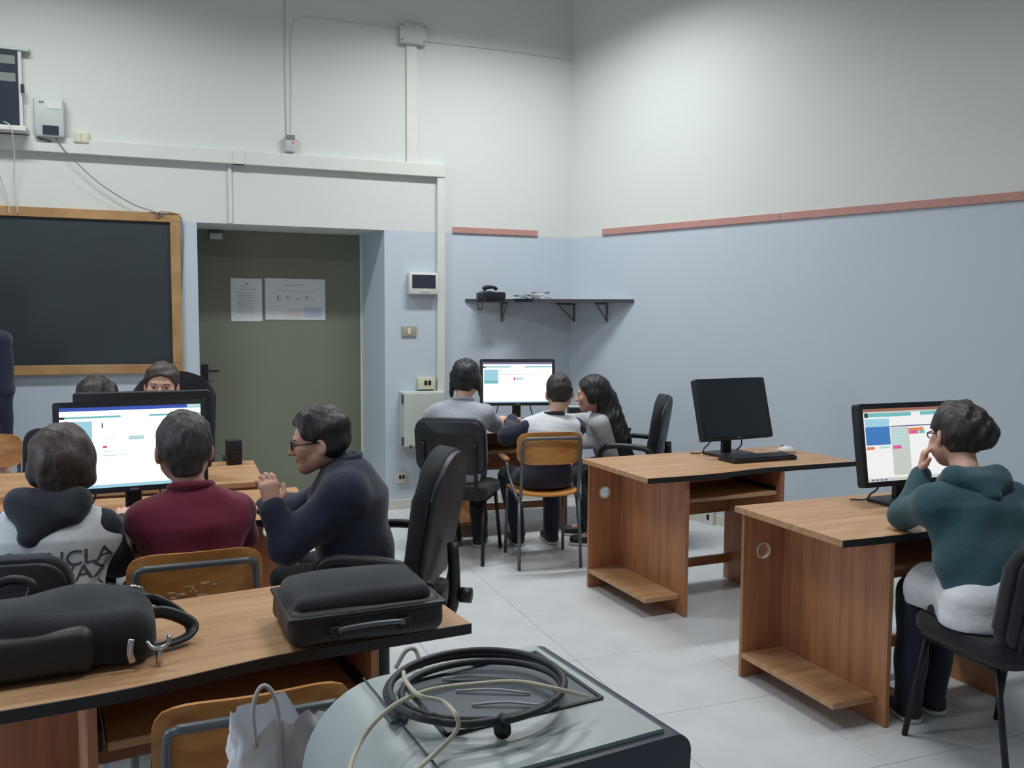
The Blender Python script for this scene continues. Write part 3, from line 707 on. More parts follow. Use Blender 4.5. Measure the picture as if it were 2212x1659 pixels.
c3 = gy(1118, 826, 5.92); monitor('black monitor with a bright white page under the corner shelf', c3, 0.545, 0.335, math.radians(-13), math.radians(4), ('white', ui_corner), D)
c4 = gy(287, 963, 3.78); monitor('black monitor with a glaring white page facing the pupils by the blackboard', c4, 0.56, 0.36, math.radians(5), math.radians(6), ('white', ui_lit), NZ)
c5 = gy(312, 930, 4.52); monitor('black monitor seen from behind, hiding the two faces by the blackboard', Vector((c5.x, c5.y, c5.z)), 0.60, 0.38, math.radians(182), math.radians(6), None, D, cables=False)

def keyboard(label, loc, rotz, z):
    t = thing('keyboard', label, 'keyboard', (loc.x, loc.y, z), rotz)
    build('case', prism(bmesh.new(), rrect(0.44, 0.155, 0.018), 0.001, 0.018, bevel=0.004), M_BLK, t, smooth=True, angle=40)
    bm = bmesh.new()
    for r in range(6):
        for k in range(20):
            box(bm, (-0.2+k*0.021+(0.004 if r % 2 else 0), -0.055+r*0.0215, 0.021), (0.0165, 0.017, 0.007))
    ko = build('keys', bm, mat('key_black', srgb(38, 40, 44), 0.5), t); ko['kind'] = 'stuff'
    build('keyboard_lead', tb([(0.17, 0.072, 0.01), (0.20, 0.11, 0.006), (0.24, 0.17, 0.006)], 0.0025, 5, 5), M_CABLE, t, smooth=True)
    return t
keyboard('black keyboard in front of the switched off monitor', gz(1637, 993, D), math.radians(3), D+0.001)
keyboard('black keyboard half hidden by the green hoodie', gz(2036, 1106, D), math.radians(2), D+0.001)
keyboard('black keyboard under the bright corner monitor', gz(1112, 912, D), math.radians(-8), D+0.001)
keyboard('black keyboard on the shared desk between the pupils', Vector((c4.x+0.02, c4.y-0.24, 0)), math.radians(3), NZ+0.001)
def mouse(label, p, z, rz, material):
    t = thing('mouse', label, 'mouse', (p.x, p.y, z), rz)
    f_ = Field(); f_.ell((0, 0, 0.004), (0.03, 0.055, 0.03), k=0.01); f_.plane((0, 0, 0.001), (0, 0, -1), 0.002)
    f_.build('shell', material, t, 0.004)
    build('wheel', tb([(-0.005, 0.03, 0.03), (0.005, 0.03, 0.03)], 0.008, 10), M_DWIRE, t)
    build('mouse_lead', tb([(0, 0.05, 0.012), (0.01, 0.1, 0.005), (-0.03, 0.16, 0.005)], 0.002, 5, 5), material, t, smooth=True)
mouse('white mouse behind the black keyboard on the middle desk', gz(1700, 976, D), D+0.001, 0.6, M_WPLAST)
# small black things on the desks
p = gz(503, 998, D); p.y -= 0.06
t = thing('desk_speaker', 'small black desktop speaker on the desk in front of the olive door', 'speaker', (p.x, p.y, D+0.001), 0.1)
bm = prism(bmesh.new(), [(-0.039, -0.042), (0.039, -0.042), (0.034, 0.04), (-0.034, 0.04)], 0, 0.13, bevel=0.006); build('cabinet', bm, M_BLKM, t, smooth=True, angle=40)
build('cone', lt([(0.0005, 0), (0.03, 0.0), (0.028, 0.006), (0.012, 0.002), (0.0005, 0.004)], 16), M_VINYL, t, loc=(0, -0.042, 0.05), rot=(math.radians(90), 0, 0))
p = gz(1246, 884, D+0.0)
p = gy(1247, 872, 6.02)
t = thing('desk_speaker', 'small black box speaker on the corner desk between the two heads', 'speaker', (p.x, p.y, D+0.001), -0.3)
build('cabinet', bx2((-0.07, -0.06, 0), (0.07, 0.06, 0.12), 0.006), M_BLKM, t)
build('top_cover', bx2((-0.068, -0.058, 0.12), (0.068, 0.058, 0.126), 0.002), M_GPLAST, t)

# ------------------------------------------------------------------ chairs
def school_chair(label, loc, rotz, arms=False, worn=False, group=None, zs=0.45, zt=0.80, arm_z=0.64):
    # looks towards +Y; loc = middle of the seat on the floor
    t = thing('school_chair', label, 'chair', (loc[0], loc[1], 0), rotz, group)
    w, df, db = 0.19, 0.19, -0.19
    n = 12; bm = bmesh.new()
    def curved(bm, u_n, v_n, fn, th, nrm):
        top = [[bm.verts.new(fn(i/u_n, j/v_n)) for i in range(u_n+1)] for j in range(v_n+1)]
        bot = [[bm.verts.new(Vector(fn(i/u_n, j/v_n))+Vector(nrm)*th) for i in range(u_n+1)] for j in range(v_n+1)]
        for j in range(v_n):
            for i in range(u_n):
                bm.faces.new((top[j][i], top[j][i+1], top[j+1][i+1], top[j+1][i])); bm.faces.new((bot[j][i], bot[j+1][i], bot[j+1][i+1], bot[j][i+1]))
        for i in range(u_n):
            bm.faces.new((top[0][i], bot[0][i], bot[0][i+1], top[0][i+1])); bm.faces.new((top[v_n][i], top[v_n][i+1], bot[v_n][i+1], bot[v_n][i]))
        for j in range(v_n):
            bm.faces.new((top[j][0], top[j+1][0], bot[j+1][0], bot[j][0])); bm.faces.new((top[j][u_n], bot[j][u_n], bot[j+1][u_n], top[j+1][u_n]))
        return bm
    def sup(u):   # rounded corner half width factor
        return u
    def seatf(u, v):
        yy = db-0.01+(df-db+0.04)*v; a = abs(2*v-1); hw_ = (w+0.012)*(1-0.12*a**6)
        x = (2*u-1)*hw_; b = abs(2*u-1)
        y2 = yy*(1-0.10*b**6)
        return (x, y2, zs+0.008-0.010*math.cos(math.pi*(u-0.5))+0.006*b*b - 0.02*max(0, v-0.8)/0.2*1.0*max(0, v-0.8)*5)
    build('seat', curved(bm, 14, 12, seatf, -0.011, (0, 0, 1)), M_PLY, t, smooth=True, angle=50)
    zb = zt-0.20
    def backf(u, v):
        a = abs(2*v-1); hw_ = (w+0.014)*(1-0.10*a**5); b = abs(2*u-1)
        z = zb+(zt-zb)*v; z = (z-(zb+zt)/2)*(1-0.18*b**6)+(zb+zt)/2
        return ((2*u-1)*hw_, db+0.012-0.03*(z-zs)/0.3+0.030*(b*b)-0.022, z)
    bp = build('backrest', curved(bmesh.new(), 16, 10, backf, 0.011, (0, 1, 0)), M_PLY, t, smooth=True, angle=50)
    if worn:
        bm = bmesh.new(); rg = random.Random(7)
        for k in range(26):
            u = rg.uniform(0.3, 0.7); v = rg.uniform(0.12, 0.5); ln = rg.uniform(0.004, 0.03)
            p0 = Vector(backf(u, v)); box(bm, (p0.x, p0.y-0.0005, p0.z), (ln, 0.001, rg.uniform(0.002, 0.008)))
        build('scuff_marks', bm, mat('worn_paint', srgb(205, 190, 165), 0.8), bp)
    r = 0.0105
    # back frame: inverted U behind the plywood, down to the rear legs
    yb = lambda z: db-0.014-0.03*(z-zs)/0.3-0.004
    U = [(-w+0.012, db-0.0, zs-0.02), (-w+0.012, yb(zb), zb), (-w+0.014, yb(zt-0.06), zt-0.065), (-w+0.03, yb(zt-0.04)-0.006, zt-0.04), (-w+0.07, yb(zt-0.035)-0.016, zt-0.034)]
    U = U+[(-p[0], p[1], p[2]) for p in U[::-1]]
    build('back_frame', tb(U, r, 8, 4), M_STEEL, t, smooth=True)
    for s in (-1, 1):
        build('leg', tb([(s*(w-0.005), db+0.005, zs-0.012), (s*(w+0.002), db-0.035, 0.004)], r, 8), M_STEEL, t, smooth=True)
        build('leg', tb([(s*(w-0.005), df-0.02, zs-0.014), (s*(w+0.002), df+0.01, 0.004)], r, 8), M_STEEL, t, smooth=True)
        build('side_rail', tb([(s*(w-0.005), db+0.0, zs-0.015), (s*(w-0.005), df-0.02, zs-0.015)], r*0.9, 8), M_STEEL, t, smooth=True)
        if arms:
            ar = build('arm_tube', tb([(s*(w+0.005), db-0.005, zs-0.03), (s*(w+0.035), db+0.12, zs+0.1), (s*(w+0.04), db+0.18, arm_z-0.01), (s*(w+0.04), df-0.05, arm_z-0.01)], r*0.9, 8, 4), M_STEEL, t, smooth=True)
            build('arm_pad', bx((s*(w+0.04), (db+0.17+df-0.04)/2, arm_z+0.006), (0.036, df-db-0.2, 0.018), 0.005), M_PLY, t)
    build('front_rail', tb([(-w, df-0.02, zs-0.016), (w, df-0.02, zs-0.016)], r*0.8, 8), M_STEEL, t, smooth=True)
    return t
def visitor_chair(label, loc, rotz, group=None, zt=0.90, zs=0.44, w=0.225):
    t = thing('visitor_chair', label, 'chair', (loc[0], loc[1], 0), rotz, group)
    df, db = 0.2, -0.2
    build('seat', prism(bmesh.new(), rrect(2*w, 0.43, 0.07, cy=0.0), zs-0.03, zs+0.03, bevel=0.018), M_FAB, t, smooth=True, angle=60)
    build('seat_shell', prism(bmesh.new(), rrect(2*w-0.03, 0.40, 0.06), zs-0.045, zs-0.03), M_BLK, t)
    hb = 0.35; Rt = Matrix.Rotation(math.radians(-10), 4, 'X')
    def BT(bm): bmesh.ops.transform(bm, matrix=Matrix.Translation((0, db-0.01, zt-hb/2)) @ Rt.inverted(), verts=bm.verts[:]); return bm
    build('backrest', BT(prism(bmesh.new(), rrect(2*w, hb, 0.07), 0.0, 0.045, axis='y', bevel=0.016)), M_FAB, t, smooth=True, angle=60)
    bs = build('back_shell', BT(prism(bmesh.new(), rrect(2*w-0.015, hb-0.015, 0.065), -0.018, 0.0, axis='y', bevel=0.008)), M_BLKM, t, smooth=True, angle=50)
    build('recessed_panel', BT(prism(bmesh.new(), rrect(2*w-0.12, hb-0.13, 0.03, cy=-0.02), -0.022, -0.017, axis='y', bevel=0.002)), M_BLK, bs)
    r = 0.012
    for s in (-1, 1):
        build('back_post', tb([(s*(w-0.06), db-0.028-0.02, zt-0.14), (s*(w-0.06), db-0.01, zs+0.08), (s*(w-0.06), db+0.01, zs-0.03), (s*(w-0.06), db+0.12, zs-0.05)], r, 8, 4, flat=0.7), M_STEELB, t, smooth=True)
        build('leg', tb([(s*(w-0.03), db+0.05, zs-0.05), (s*(w-0.012), db-0.03, 0.004)], r, 8, flat=0.8), M_STEELB, t, smooth=True)
        build('leg', tb([(s*(w-0.03), df-0.05, zs-0.05), (s*(w-0.012), df+0.02, 0.004)], r, 8, flat=0.8), M_STEELB, t, smooth=True)
        build('side_rail', tb([(s*(w-0.03), db+0.05, zs-0.052), (s*(w-0.03), df-0.05, zs-0.052)], r, 8), M_STEELB, t, smooth=True)
    build('cross_rail', tb([(-w+0.03, 0.0, zs-0.054), (w-0.03, 0.0, zs-0.054)], r, 8), M_STEELB, t, smooth=True)
    return t
def office_chair(label, loc, rotz, zt=1.02, zs=0.47, arms=True, wtop=0.2, group=None, base_rot=0.3, recline=8, bw=0.225):
    t = thing('office_chair', label, 'chair', (loc[0], loc[1], 0), rotz, group)
    build('seat', prism(bmesh.new(), rrect(0.46, 0.45, 0.09), zs-0.04, zs+0.03, bevel=0.022), M_FAB, t, smooth=True, angle=60)
    hb = zt-zs-0.07; prof = []
    nb = 20
    for i in range(nb+1):
        a = math.pi*i/nb
        prof.append((bw*math.cos(a)*(1.0), hb/2-0.16+0.16*math.sin(a)))
    lw = bw*0.93
    pts = prof+[(-lw, -hb/2+0.09), (-lw+0.06, -hb/2), (lw-0.06, -hb/2), (lw, -hb/2+0.09)]
    Rt = Matrix.Rotation(math.radians(recline), 4, 'X')
    def BT(bm): bmesh.ops.transform(bm, matrix=Matrix.Translation((0, -0.225, zs+0.07+hb/2)) @ Rt, verts=bm.verts[:]); return bm
    build('backrest', BT(prism(bmesh.new(), pts, -0.005, 0.055, axis='y', bevel=0.022)), M_FAB, t, smooth=True, angle=60)
    build('back_shell', BT(prism(bmesh.new(), [(p[0]*0.96, p[1]*0.97) for p in pts], -0.025, -0.002, axis='y', bevel=0.01)), M_VINYL, t, smooth=True, angle=50)
    build('back_post', tb([(0, -0.27, zs+0.22), (0, -0.275, zs+0.02), (0, -0.23, zs-0.06), (0, -0.08, zs-0.06)], 0.022, 8, 4), M_BLK, t, smooth=True)
    build('adjust_knob', tb([(0, -0.3, zs+0.03), (0, -0.34, zs+0.03)], 0.028, 12), M_BLK, t, smooth=True)
    if arms:
        for s in (-1, 1):
            build('armrest', tb([(s*0.2, -0.17, zs-0.035), (s*0.265, -0.185, zs-0.01), (s*0.275, -0.2, zs+0.1), (s*0.275, -0.175, zs+0.195), (s*0.275, -0.02, zs+0.215), (s*0.275, 0.1, zs+0.205), (s*0.275, 0.14, zs+0.14), (s*0.27, 0.12, zs+0.0), (s*0.2, 0.11, zs-0.035)], 0.015, 8, 5, flat=1.3), M_BLK, t, smooth=True)
    build('column', lt([(0.025, 0.1), (0.025, zs-0.12), (0.02, zs-0.12), (0.02, zs-0.06), (0.07, zs-0.055), (0.07, zs-0.04)], 14), M_BLK, t, smooth=True, angle=40)
    for k in range(5):
        a = base_rot+k*2*math.pi/5; c_, s_ = math.cos(a), math.sin(a)
        lg = build('base_leg', tb([(0.02*c_, 0.02*s_, 0.1), (0.15*c_, 0.15*s_, 0.095), (0.29*c_, 0.29*s_, 0.072)], [0.026, 0.022, 0.016], 8), M_BLK, t, smooth=True)
        build('caster', tb([(0.29*c_-0.02*s_, 0.29*s_+0.02*c_, 0.028), (0.29*c_+0.02*s_, 0.29*s_-0.02*c_, 0.028)], 0.027, 12), M_BLK, lg, smooth=True)
    return t

# ------------------------------------------------------------------ people
M_SKIN = mat('skin', srgb(206, 160, 140), 0.55, var=0.04, scale=12); M_SKIN.node_tree.nodes['Principled BSDF'].inputs['Subsurface Weight'].default_value = 0.08
M_EYEW = mat('eye_white', srgb(176, 170, 164), 0.3); M_IRIS = mat('dark_iris', srgb(40, 28, 22), 0.3); M_LIP = mat('lips', srgb(176, 108, 100), 0.5)
def hairm(name, c): return mat(name, c, 0.5, var=0.35, scale=26, stretch=(3, 3, 0.7), bump=0.5)
M_HBLK = hairm('black_hair', srgb(34, 32, 34)); M_HBRN = hairm('dark_brown_hair', srgb(46, 38, 36)); M_HBRN2 = hairm('brown_hair', srgb(70, 58, 54)); M_HCROP = hairm('cropped_hair', srgb(62, 58, 58))
def cloth(name, c): return mat(name, c, 0.9, var=0.05, scale=45, bump=0.25, sheen=0.2)
C_WHITE = cloth('white_knit', srgb(206, 208, 212)); C_CHAR = cloth('charcoal_knit', srgb(34, 38, 48)); C_MAROON = cloth('maroon_knit', srgb(112, 26, 52)); C_NAVY = cloth('navy_cloth', srgb(23, 29, 52))
C_GREY = cloth('grey_cloth', srgb(158, 162, 170)); C_JEAN = cloth('dark_denim', srgb(30, 34, 52)); C_GREEN = cloth('dark_teal_fleece', srgb(36, 72, 80)); C_BLACK = cloth('black_cloth', srgb(26, 28, 34)); C_LGREY = cloth('light_grey_knit', srgb(172, 174, 176))
M_SHOE = mat('dark_shoe', srgb(38, 36, 40), 0.6); M_SOLE = mat('white_sole', srgb(205, 205, 200), 0.6)
V3 = lambda *a: Vector(a)
def UP(): return Vector((0, 0, 1))
def head_frame(phi, pitch, roll):
    f = Vector((math.sin(phi), math.cos(phi), 0)); r = Vector((math.cos(phi), -math.sin(phi), 0)); u = UP()
    f2 = f*math.cos(pitch)-u*math.sin(pitch); u2 = u*math.cos(pitch)+f*math.sin(pitch)
    r2 = r*math.cos(roll)+u2*math.sin(roll); u3 = u2*math.cos(roll)-r*math.sin(roll)
    return Matrix(((r2.x, f2.x, u3.x), (r2.y, f2.y, u3.y), (r2.z, f2.z, u3.z)))
def add_hand(Fd, wrist, d, n, thumb, curl=0.6, s=0.92, spread=1.0):
    d = Vector(d).normalized(); n = Vector(n); n = (n-d*n.dot(d)).normalized(); sd = d.cross(n)*thumb     # sd points to the thumb side
    w = Vector(wrist); kn = w+d*0.082*s
    Fd.ecap(w, kn, sd, 0.028*s, 0.019*s, 0.039*s, 0.014*s, k=0.012)
    for i, ln in enumerate((0.068, 0.076, 0.070, 0.056)):
        b = kn+sd*(0.0285-0.019*i)*s*spread-d*(0.004 if i in (0, 3) else 0)*s
        a1 = curl*(0.9+0.08*i); p = b; dd = d
        for q, (fr, rr) in enumerate(((0.46, 0.0085), (0.30, 0.0078), (0.24, 0.007))):
            an = a1*(0.75+0.45*q); ang = an if q == 0 else ang+an*0.9
            dd = d*math.cos(ang)-n*math.sin(ang)
            e = p+dd*ln*fr*s; Fd.seg(p, e, rr*s, rr*s*0.94, k=0.003); p = e
    tb_ = w+d*0.022*s+sd*0.026*s; t1 = tb_+(d*0.55+sd*0.75-n*0.25).normalized()*0.036*s; t2 = t1+(d*0.9+sd*0.25-n*0.3).normalized()*0.03*s
    Fd.seg(tb_, t1, 0.0125*s, 0.0105*s, k=0.008); Fd.seg(t1, t2, 0.0105*s, 0.0085*s, k=0.004)
def person(label, hip, phi, neck, head, hd=(None, 0.0, 0.0), hs=1.0, elb=None, wr=None, hands=None, knee=None, ank=None, top=None, top_name='jumper', sleeve=None, bottoms=None, hair=None,
           sw=0.155, h=0.006, short_sleeve=False, torso_pick=None, hood=None, collar=None, glasses=False, face=True, group=None, slim=1.0, stand=False, seed=1, hem=-0.085, bulk=0.0, waist=0.03, raglan=0.022, drop=0.078, deep=1.0, seat=None):
    hip, neck, head = Vector(hip), Vector(neck), Vector(head)
    fw_ = Vector((math.sin(phi), math.cos(phi), 0)); rt = Vector((math.cos(phi), -math.sin(phi), 0)); up = UP()
    t = thing('person', label, 'person', (hip.x, hip.y, 0.0), 0, group)
    O = Vector((hip.x, hip.y, 0.0)); o3 = tuple(O)
    ax = (neck-hip).normalized(); ct = hip.lerp(neck, 0.72); wa = hip.lerp(neck, 0.34)
    sh = {s: neck+rt*sw*s-ax*drop for s in (-1, 1)}
    def unseat(Q):
        if seat: Q.rbox((seat[0], seat[1], seat[2]-0.10), (seat[4]+0.035, seat[4]+0.035, 0.10), 0.004, np.array(Matrix.Rotation(seat[3], 3, 'Z')), k=0.006, op='s')
    elb = elb or {}; wr = wr or {}; hands = hands or {}; knee = knee or {}; ank = ank or {}
    for s in (-1, 1):
        elb.setdefault(s, sh[s]+rt*0.05*s+fw_*0.10-up*0.21); wr.setdefault(s, Vector(elb[s])+fw_*0.21-rt*0.05*s+up*0.02)
        elb[s] = Vector(elb[s]); wr[s] = Vector(wr[s])
        if stand:
            knee.setdefault(s, hip+rt*0.085*s-up*0.42+fw_*0.01); ank.setdefault(s, hip+rt*0.085*s-up*(hip.z-0.085))
        else:
            knee.setdefault(s, hip+rt*0.11*s+fw_*0.40-up*0.045); 
            kk = Vector(knee[s]); ank.setdefault(s, Vector((kk.x, kk.y, 0.085))-fw_*0.02+rt*0.0)
        knee[s] = Vector(knee[s]); ank[s] = Vector(ank[s])
    Hm = head_frame(phi if hd[0] is None else hd[0], hd[1], hd[2]); Hn = np.array(Hm)
    def HP(x, y, z): return head+Hm @ Vector((x, y, z))*hs
    # ---- body
    B = Field()
    B.ecap(hip, wa, rt, 0.135*slim, 0.095, 0.12*slim, 0.085); B.ecap(wa, ct, rt, 0.12*slim, 0.085, 0.14*slim, 0.09, k=0.05); B.ecap(ct, neck-ax*0.05, rt, 0.14*slim, 0.09, 0.09, 0.055, k=0.05)
    for s in (-1, 1):
        B.seg(neck-ax*0.05, sh[s], 0.045, 0.045); B.seg(sh[s], elb[s], 0.043, 0.034); B.seg(elb[s], wr[s], 0.034, 0.023)
        hp = hip+rt*0.075*s-up*0.01
        B.seg(hp, knee[s], 0.07, 0.05, k=0.04); B.seg(knee[s], ank[s], 0.05, 0.032); B.seg(ank[s], ank[s]+fw_*0.1-up*0.045, 0.032, 0.026)
        hnd = hands.get(s, {})
        d_ = hnd.get('d', (wr[s]-elb[s])); n_2 = hnd.get('n', up)
        add_hand(B, wr[s], d_, n_2, -s*hnd.get('flip', 1), hnd.get('curl', 0.22), hnd.get('s', 0.9))
    B.seg(neck-ax*0.04, HP(0, -0.025, -0.05), 0.05*hs, 0.046*hs, k=0.03)
    B.ell(HP(0, -0.012, 0.03), np.array((0.072, 0.092, 0.082))*hs, Hn, k=0.02)
    B.ell(HP(0, 0.032, -0.025), np.array((0.060, 0.056, 0.074))*hs, Hn, k=0.03)
    for s in (-1, 1):
        B.seg(HP(s*0.045, 0.0, -0.05), HP(s*0.012, 0.062, -0.088), 0.024*hs, 0.02*hs, k=0.03)
        B.ell(HP(s*0.04, 0.062, -0.022), np.array((0.024, 0.022, 0.024))*hs, Hn, k=0.02)
    B.seg(HP(0, 0.088, 0.004), HP(0, 0.104, -0.026), 0.008*hs, 0.0125*hs, k=0.012)
    for s in (-1, 1): B.ell(HP(s*0.011, 0.094, -0.03), np.array((0.009, 0.011, 0.008))*hs, Hn, k=0.006)
    B.ell(HP(0, 0.074, 0.02), np.array((0.05, 0.017, 0.012))*hs, Hn, k=0.015)
    B.ell(HP(0, 0.084, -0.051), np.array((0.021, 0.011, 0.006))*hs, Hn, k=0.006); B.ell(HP(0, 0.082, -0.062), np.array((0.018, 0.011, 0.007))*hs, Hn, k=0.006)
    for s in (-1, 1):
        B.ell(HP(s*0.031, 0.093, 0.004), np.array((0.017, 0.014, 0.011))*hs, Hn, k=0.01, op='s')
        er = np.array(Hm @ Matrix.Rotation(s*0.35, 3, 'Z')); B.ell(HP(s*0.077, -0.012, -0.012), np.array((0.010, 0.020, 0.031))*hs, er, k=0.008)
        B.ell(HP(s*0.085, -0.004, -0.008), np.array((0.005, 0.010, 0.016))*hs, er, k=0.006, op='s')
    unseat(B); B.build('body', M_SKIN, t, h, o3)
    if face:
        for s in (-1, 1):
            e_ = Field(); e_.ell(HP(s*0.031, 0.073, 0.004), np.array((0.0125, 0.0125, 0.0125))*hs, Hn); eo = e_.build('eye', M_EYEW, t, 0.003, o3)
            e_ = Field(); e_.ell(HP(s*0.031, 0.0838, 0.004), np.array((0.006, 0.0025, 0.006))*hs, Hn, k=0.002); e_.build('iris', M_IRIS, eo, 0.0015, o3)
            e_ = Field(); e_.ecap(HP(s*0.017, 0.0885, 0.022), HP(s*0.046, 0.078, 0.024), Hm.col[1], 0.004, 0.003, 0.004, 0.002, k=0.002); e_.build('eyebrow', hair['mat'] if hair else M_HBRN, t, 0.002, o3)
        e_ = Field(); e_.ell(HP(0, 0.0885, -0.0565), np.array((0.019, 0.007, 0.0045))*hs, Hn, k=0.003); e_.build('lips', M_LIP, t, 0.002, o3)
    # ---- hair
    if hair:
        Hf = Field(); g = hair.get('grow', 0.013)
        Hf.ell(HP(0, -0.016, 0.034), (np.array((0.072, 0.092, 0.082))+g)*hs, Hn, k=0.02)
        nz = hair.get('nape', -0.075)
        if nz < -0.03: Hf.ecap(HP(0, -0.055, 0.0), HP(0, -0.05, nz+0.03), Hm.col[0], 0.068*hs, 0.045*hs, 0.05*hs, 0.035*hs, k=0.03)
        pf = HP(0, hair.get('line', 0.062), 0.05); nf = Hm @ Vector((0, 0.80, -0.60)); Hf.plane(pf, nf, 0.008)
        pf = HP(0, hair.get('side', 0.012), 0.0); 
        Hf.rbox(HP(0, 0.09+hair.get('side', 0.018), -0.06), (0.12*hs, 0.09*hs, 0.075*hs), 0.02, Hn, k=0.012, op='s')
        if hair.get('covered_ears'):
            for s in (-1, 1): Hf.ell(HP(s*0.072, -0.012, -0.012), np.array((0.026, 0.042, 0.05))*hs, Hn, k=0.02)
        else:
            for s in (-1, 1): Hf.ell(HP(s*0.088, -0.004, -0.02), np.array((0.022, 0.027, 0.036))*hs, Hn, k=0.01, op='s')
        Hf.plane(HP(0, 0, nz), Hm @ Vector((0, 0.15, -1)), 0.012)
        for ex in hair.get('extra', []):
            if ex[0] == 'ell': Hf.ell(HP(*ex[1]), np.array(ex[2])*hs, Hn, k=ex[3] if len(ex) > 3 else 0.02)
            elif ex[0] == 'seg': Hf.seg(HP(*ex[1]), HP(*ex[2]), ex[3]*hs, ex[4]*hs, k=0.015)
            elif ex[0] == 'wseg': Hf.seg(ex[1], ex[2], ex[3], ex[4], k=0.02)
            elif ex[0] == 'wecap': Hf.ecap(ex[1], ex[2], ex[3], *ex[4:8], k=0.03)
        Hf.noise(hair.get('rough', 0.003), hair.get('freq', 90), seed); Hf.noise(0.0022, 190, seed+40, (1, 1, 0.35))
        Hf.build('hair', hair['mat'], t, hair.get('h', 0.005), o3)
    # ---- top
    if top:
        T = Field()
        hz0 = hip-ax*0.05
        T.ecap(hz0, wa, rt, 0.155*slim, 0.118*deep, 0.145*slim, 0.108*deep, k=0.05); T.ecap(wa, ct, rt, 0.145*slim, 0.108*deep, 0.16*slim, 0.108*deep, k=0.05); T.ecap(ct, neck-ax*0.055, rt, 0.16*slim, 0.108*deep, 0.10, 0.062*deep, k=0.06)
        for s in (-1, 1): T.seg(neck-ax*0.05, sh[s]-rt*s*0.01, 0.044, 0.058, k=0.06)
        sl = sleeve or top
        def arms(Q, s):
            if short_sleeve: Q.seg(sh[s], sh[s].lerp(elb[s], 0.72), 0.060, 0.055, k=0.03)
            else:
                Q.seg(sh[s], elb[s], 0.060+bulk, 0.050+bulk, k=0.03); Q.seg(elb[s], wr[s].lerp(elb[s], 0.04), 0.050+bulk, 0.034+bulk*0.5, k=0.025)
        if sl is top:
            for s in (-1, 1): arms(T, s)
        T.noise(0.0055, 34, seed)
        T.plane(hip+ax*hem, -ax, 0.012)
        unseat(T); T.build(top_name, top, t, max(h, 0.006), o3)
        if sl is not top:
            for s in (-1, 1):
                Q = Field(); arms(Q, s); Q.seg(sh[s]-rt*s*raglan+ax*0.008, sh[s], 0.052, 0.060, k=0.03); Q.noise(0.006, 38, seed+s)
                Q.build('sleeve', sl, t, 0.006, o3)
        if collar:
            n = 22; P_ = []
            for i in range(n):
                a = 2*math.pi*i/n; P_.append(neck-O+ax*0.012+rt*0.066*math.cos(a)+fw_*(0.062*math.sin(a))+ax*(-0.014*math.sin(a)))
            build('collar', tb(P_, 0.013, 8, 0, True), collar, t, smooth=True)
    if hood:
        Q = Field(); bk = -fw_; neck = neck.copy(); tip = rt*hood.get('dx', 0.0)
        Q.ecap(neck+bk*0.055+rt*0.085+ax*0.01, neck+bk*0.055-rt*0.085+ax*0.01, ax, 0.05, 0.035, 0.05, 0.035, k=0.03)
        Q.ecap(neck+bk*0.085+ax*0.0, neck+bk*0.105-ax*hood.get('drop', 0.09)+tip, rt, 0.095, 0.042, 0.036, 0.03, k=0.04)
        for s in (-1, 1): Q.seg(neck+bk*0.05+rt*0.085*s+ax*0.02, neck+fw_*0.05+rt*0.06*s-ax*0.01, 0.034, 0.026, k=0.03)
        for ex in hood.get('extra', []): Q.seg(ex[0], ex[1], ex[2], ex[3], k=0.03)
        Q.noise(0.006, 30, seed+5)
        Q.build('hood', hood['mat'], t, 0.006, o3)
    # ---- trousers and shoes
    if bottoms:
        Q = Field(); Q.ecap(hip+ax*waist, hip-up*0.035, rt, 0.14*slim, 0.105, 0.15*slim, 0.115, k=0.03)
        for s in (-1, 1):
            Q.seg(hip+rt*0.075*s-up*0.015, knee[s], 0.082, 0.064, k=0.03); Q.seg(knee[s], ank[s], 0.064, 0.052, k=0.02)
        Q.noise(0.006, 32, seed+9); Q.plane((0, 0, ank[1].z-0.035), (0, 0, -1), 0.006)
        unseat(Q); Q.build('trousers', bottoms, t, 0.007, o3)
        for s in (-1, 1):
            a = ank[s]; Q = Field()
            Q.ecap(a-up*(a.z-0.04)-fw_*0.025, a-up*(a.z-0.036)+fw_*0.135, rt, 0.037, 0.036, 0.041, 0.030, k=0.02); Q.seg(a-up*0.01, a-up*(a.z-0.045), 0.04, 0.04, k=0.03)
            Q.plane((a.x, a.y, 0.008), (0, 0, -1), 0.003)
            so = Q.build('shoe', M_SHOE, t, 0.006, o3)
            Q = Field(); Q.ecap(a-up*(a.z-0.012)-fw_*0.028, a-up*(a.z-0.012)+fw_*0.142, rt, 0.041, 0.03, 0.044, 0.03, k=0.01); Q.plane((a.x, a.y, 0.001), (0, 0, -1), 0.002); Q.plane((a.x, a.y, 0.02), (0, 0, 1), 0.002)
            Q.build('sole', M_SOLE, so, 0.005, o3)
    if glasses:
        bm = bmesh.new()
        for s in (-1, 1):
            P_ = [HP(s*0.033+0.023*math.cos(2*math.pi*i/16), 0.100-0.004*abs(math.cos(2*math.pi*i/16)), 0.003+0.015*math.sin(2*math.pi*i/16))-O for i in range(16)]
            tube(bm, P_, 0.0022, 6, 0, True)
            tube(bm, [HP(s*0.056, 0.096, 0.008)-O, HP(s*0.074, 0.07, 0.008)-O, HP(s*0.082, -0.008, 0.006)-O], 0.0024, 6)
        tube(bm, [HP(-0.011, 0.1, 0.006)-O, HP(0, 0.103, 0.009)-O, HP(0.011, 0.1, 0.006)-O], 0.002, 6)
        build('glasses', bm, M_BLK, t, smooth=True)
    t['_o'] = 0
    del t['_o']
    return t, dict(rt=rt, fw=fw_, ax=ax, neck=neck, hip=hip, sh=sh, HP=HP, O=O)
rad = math.radians
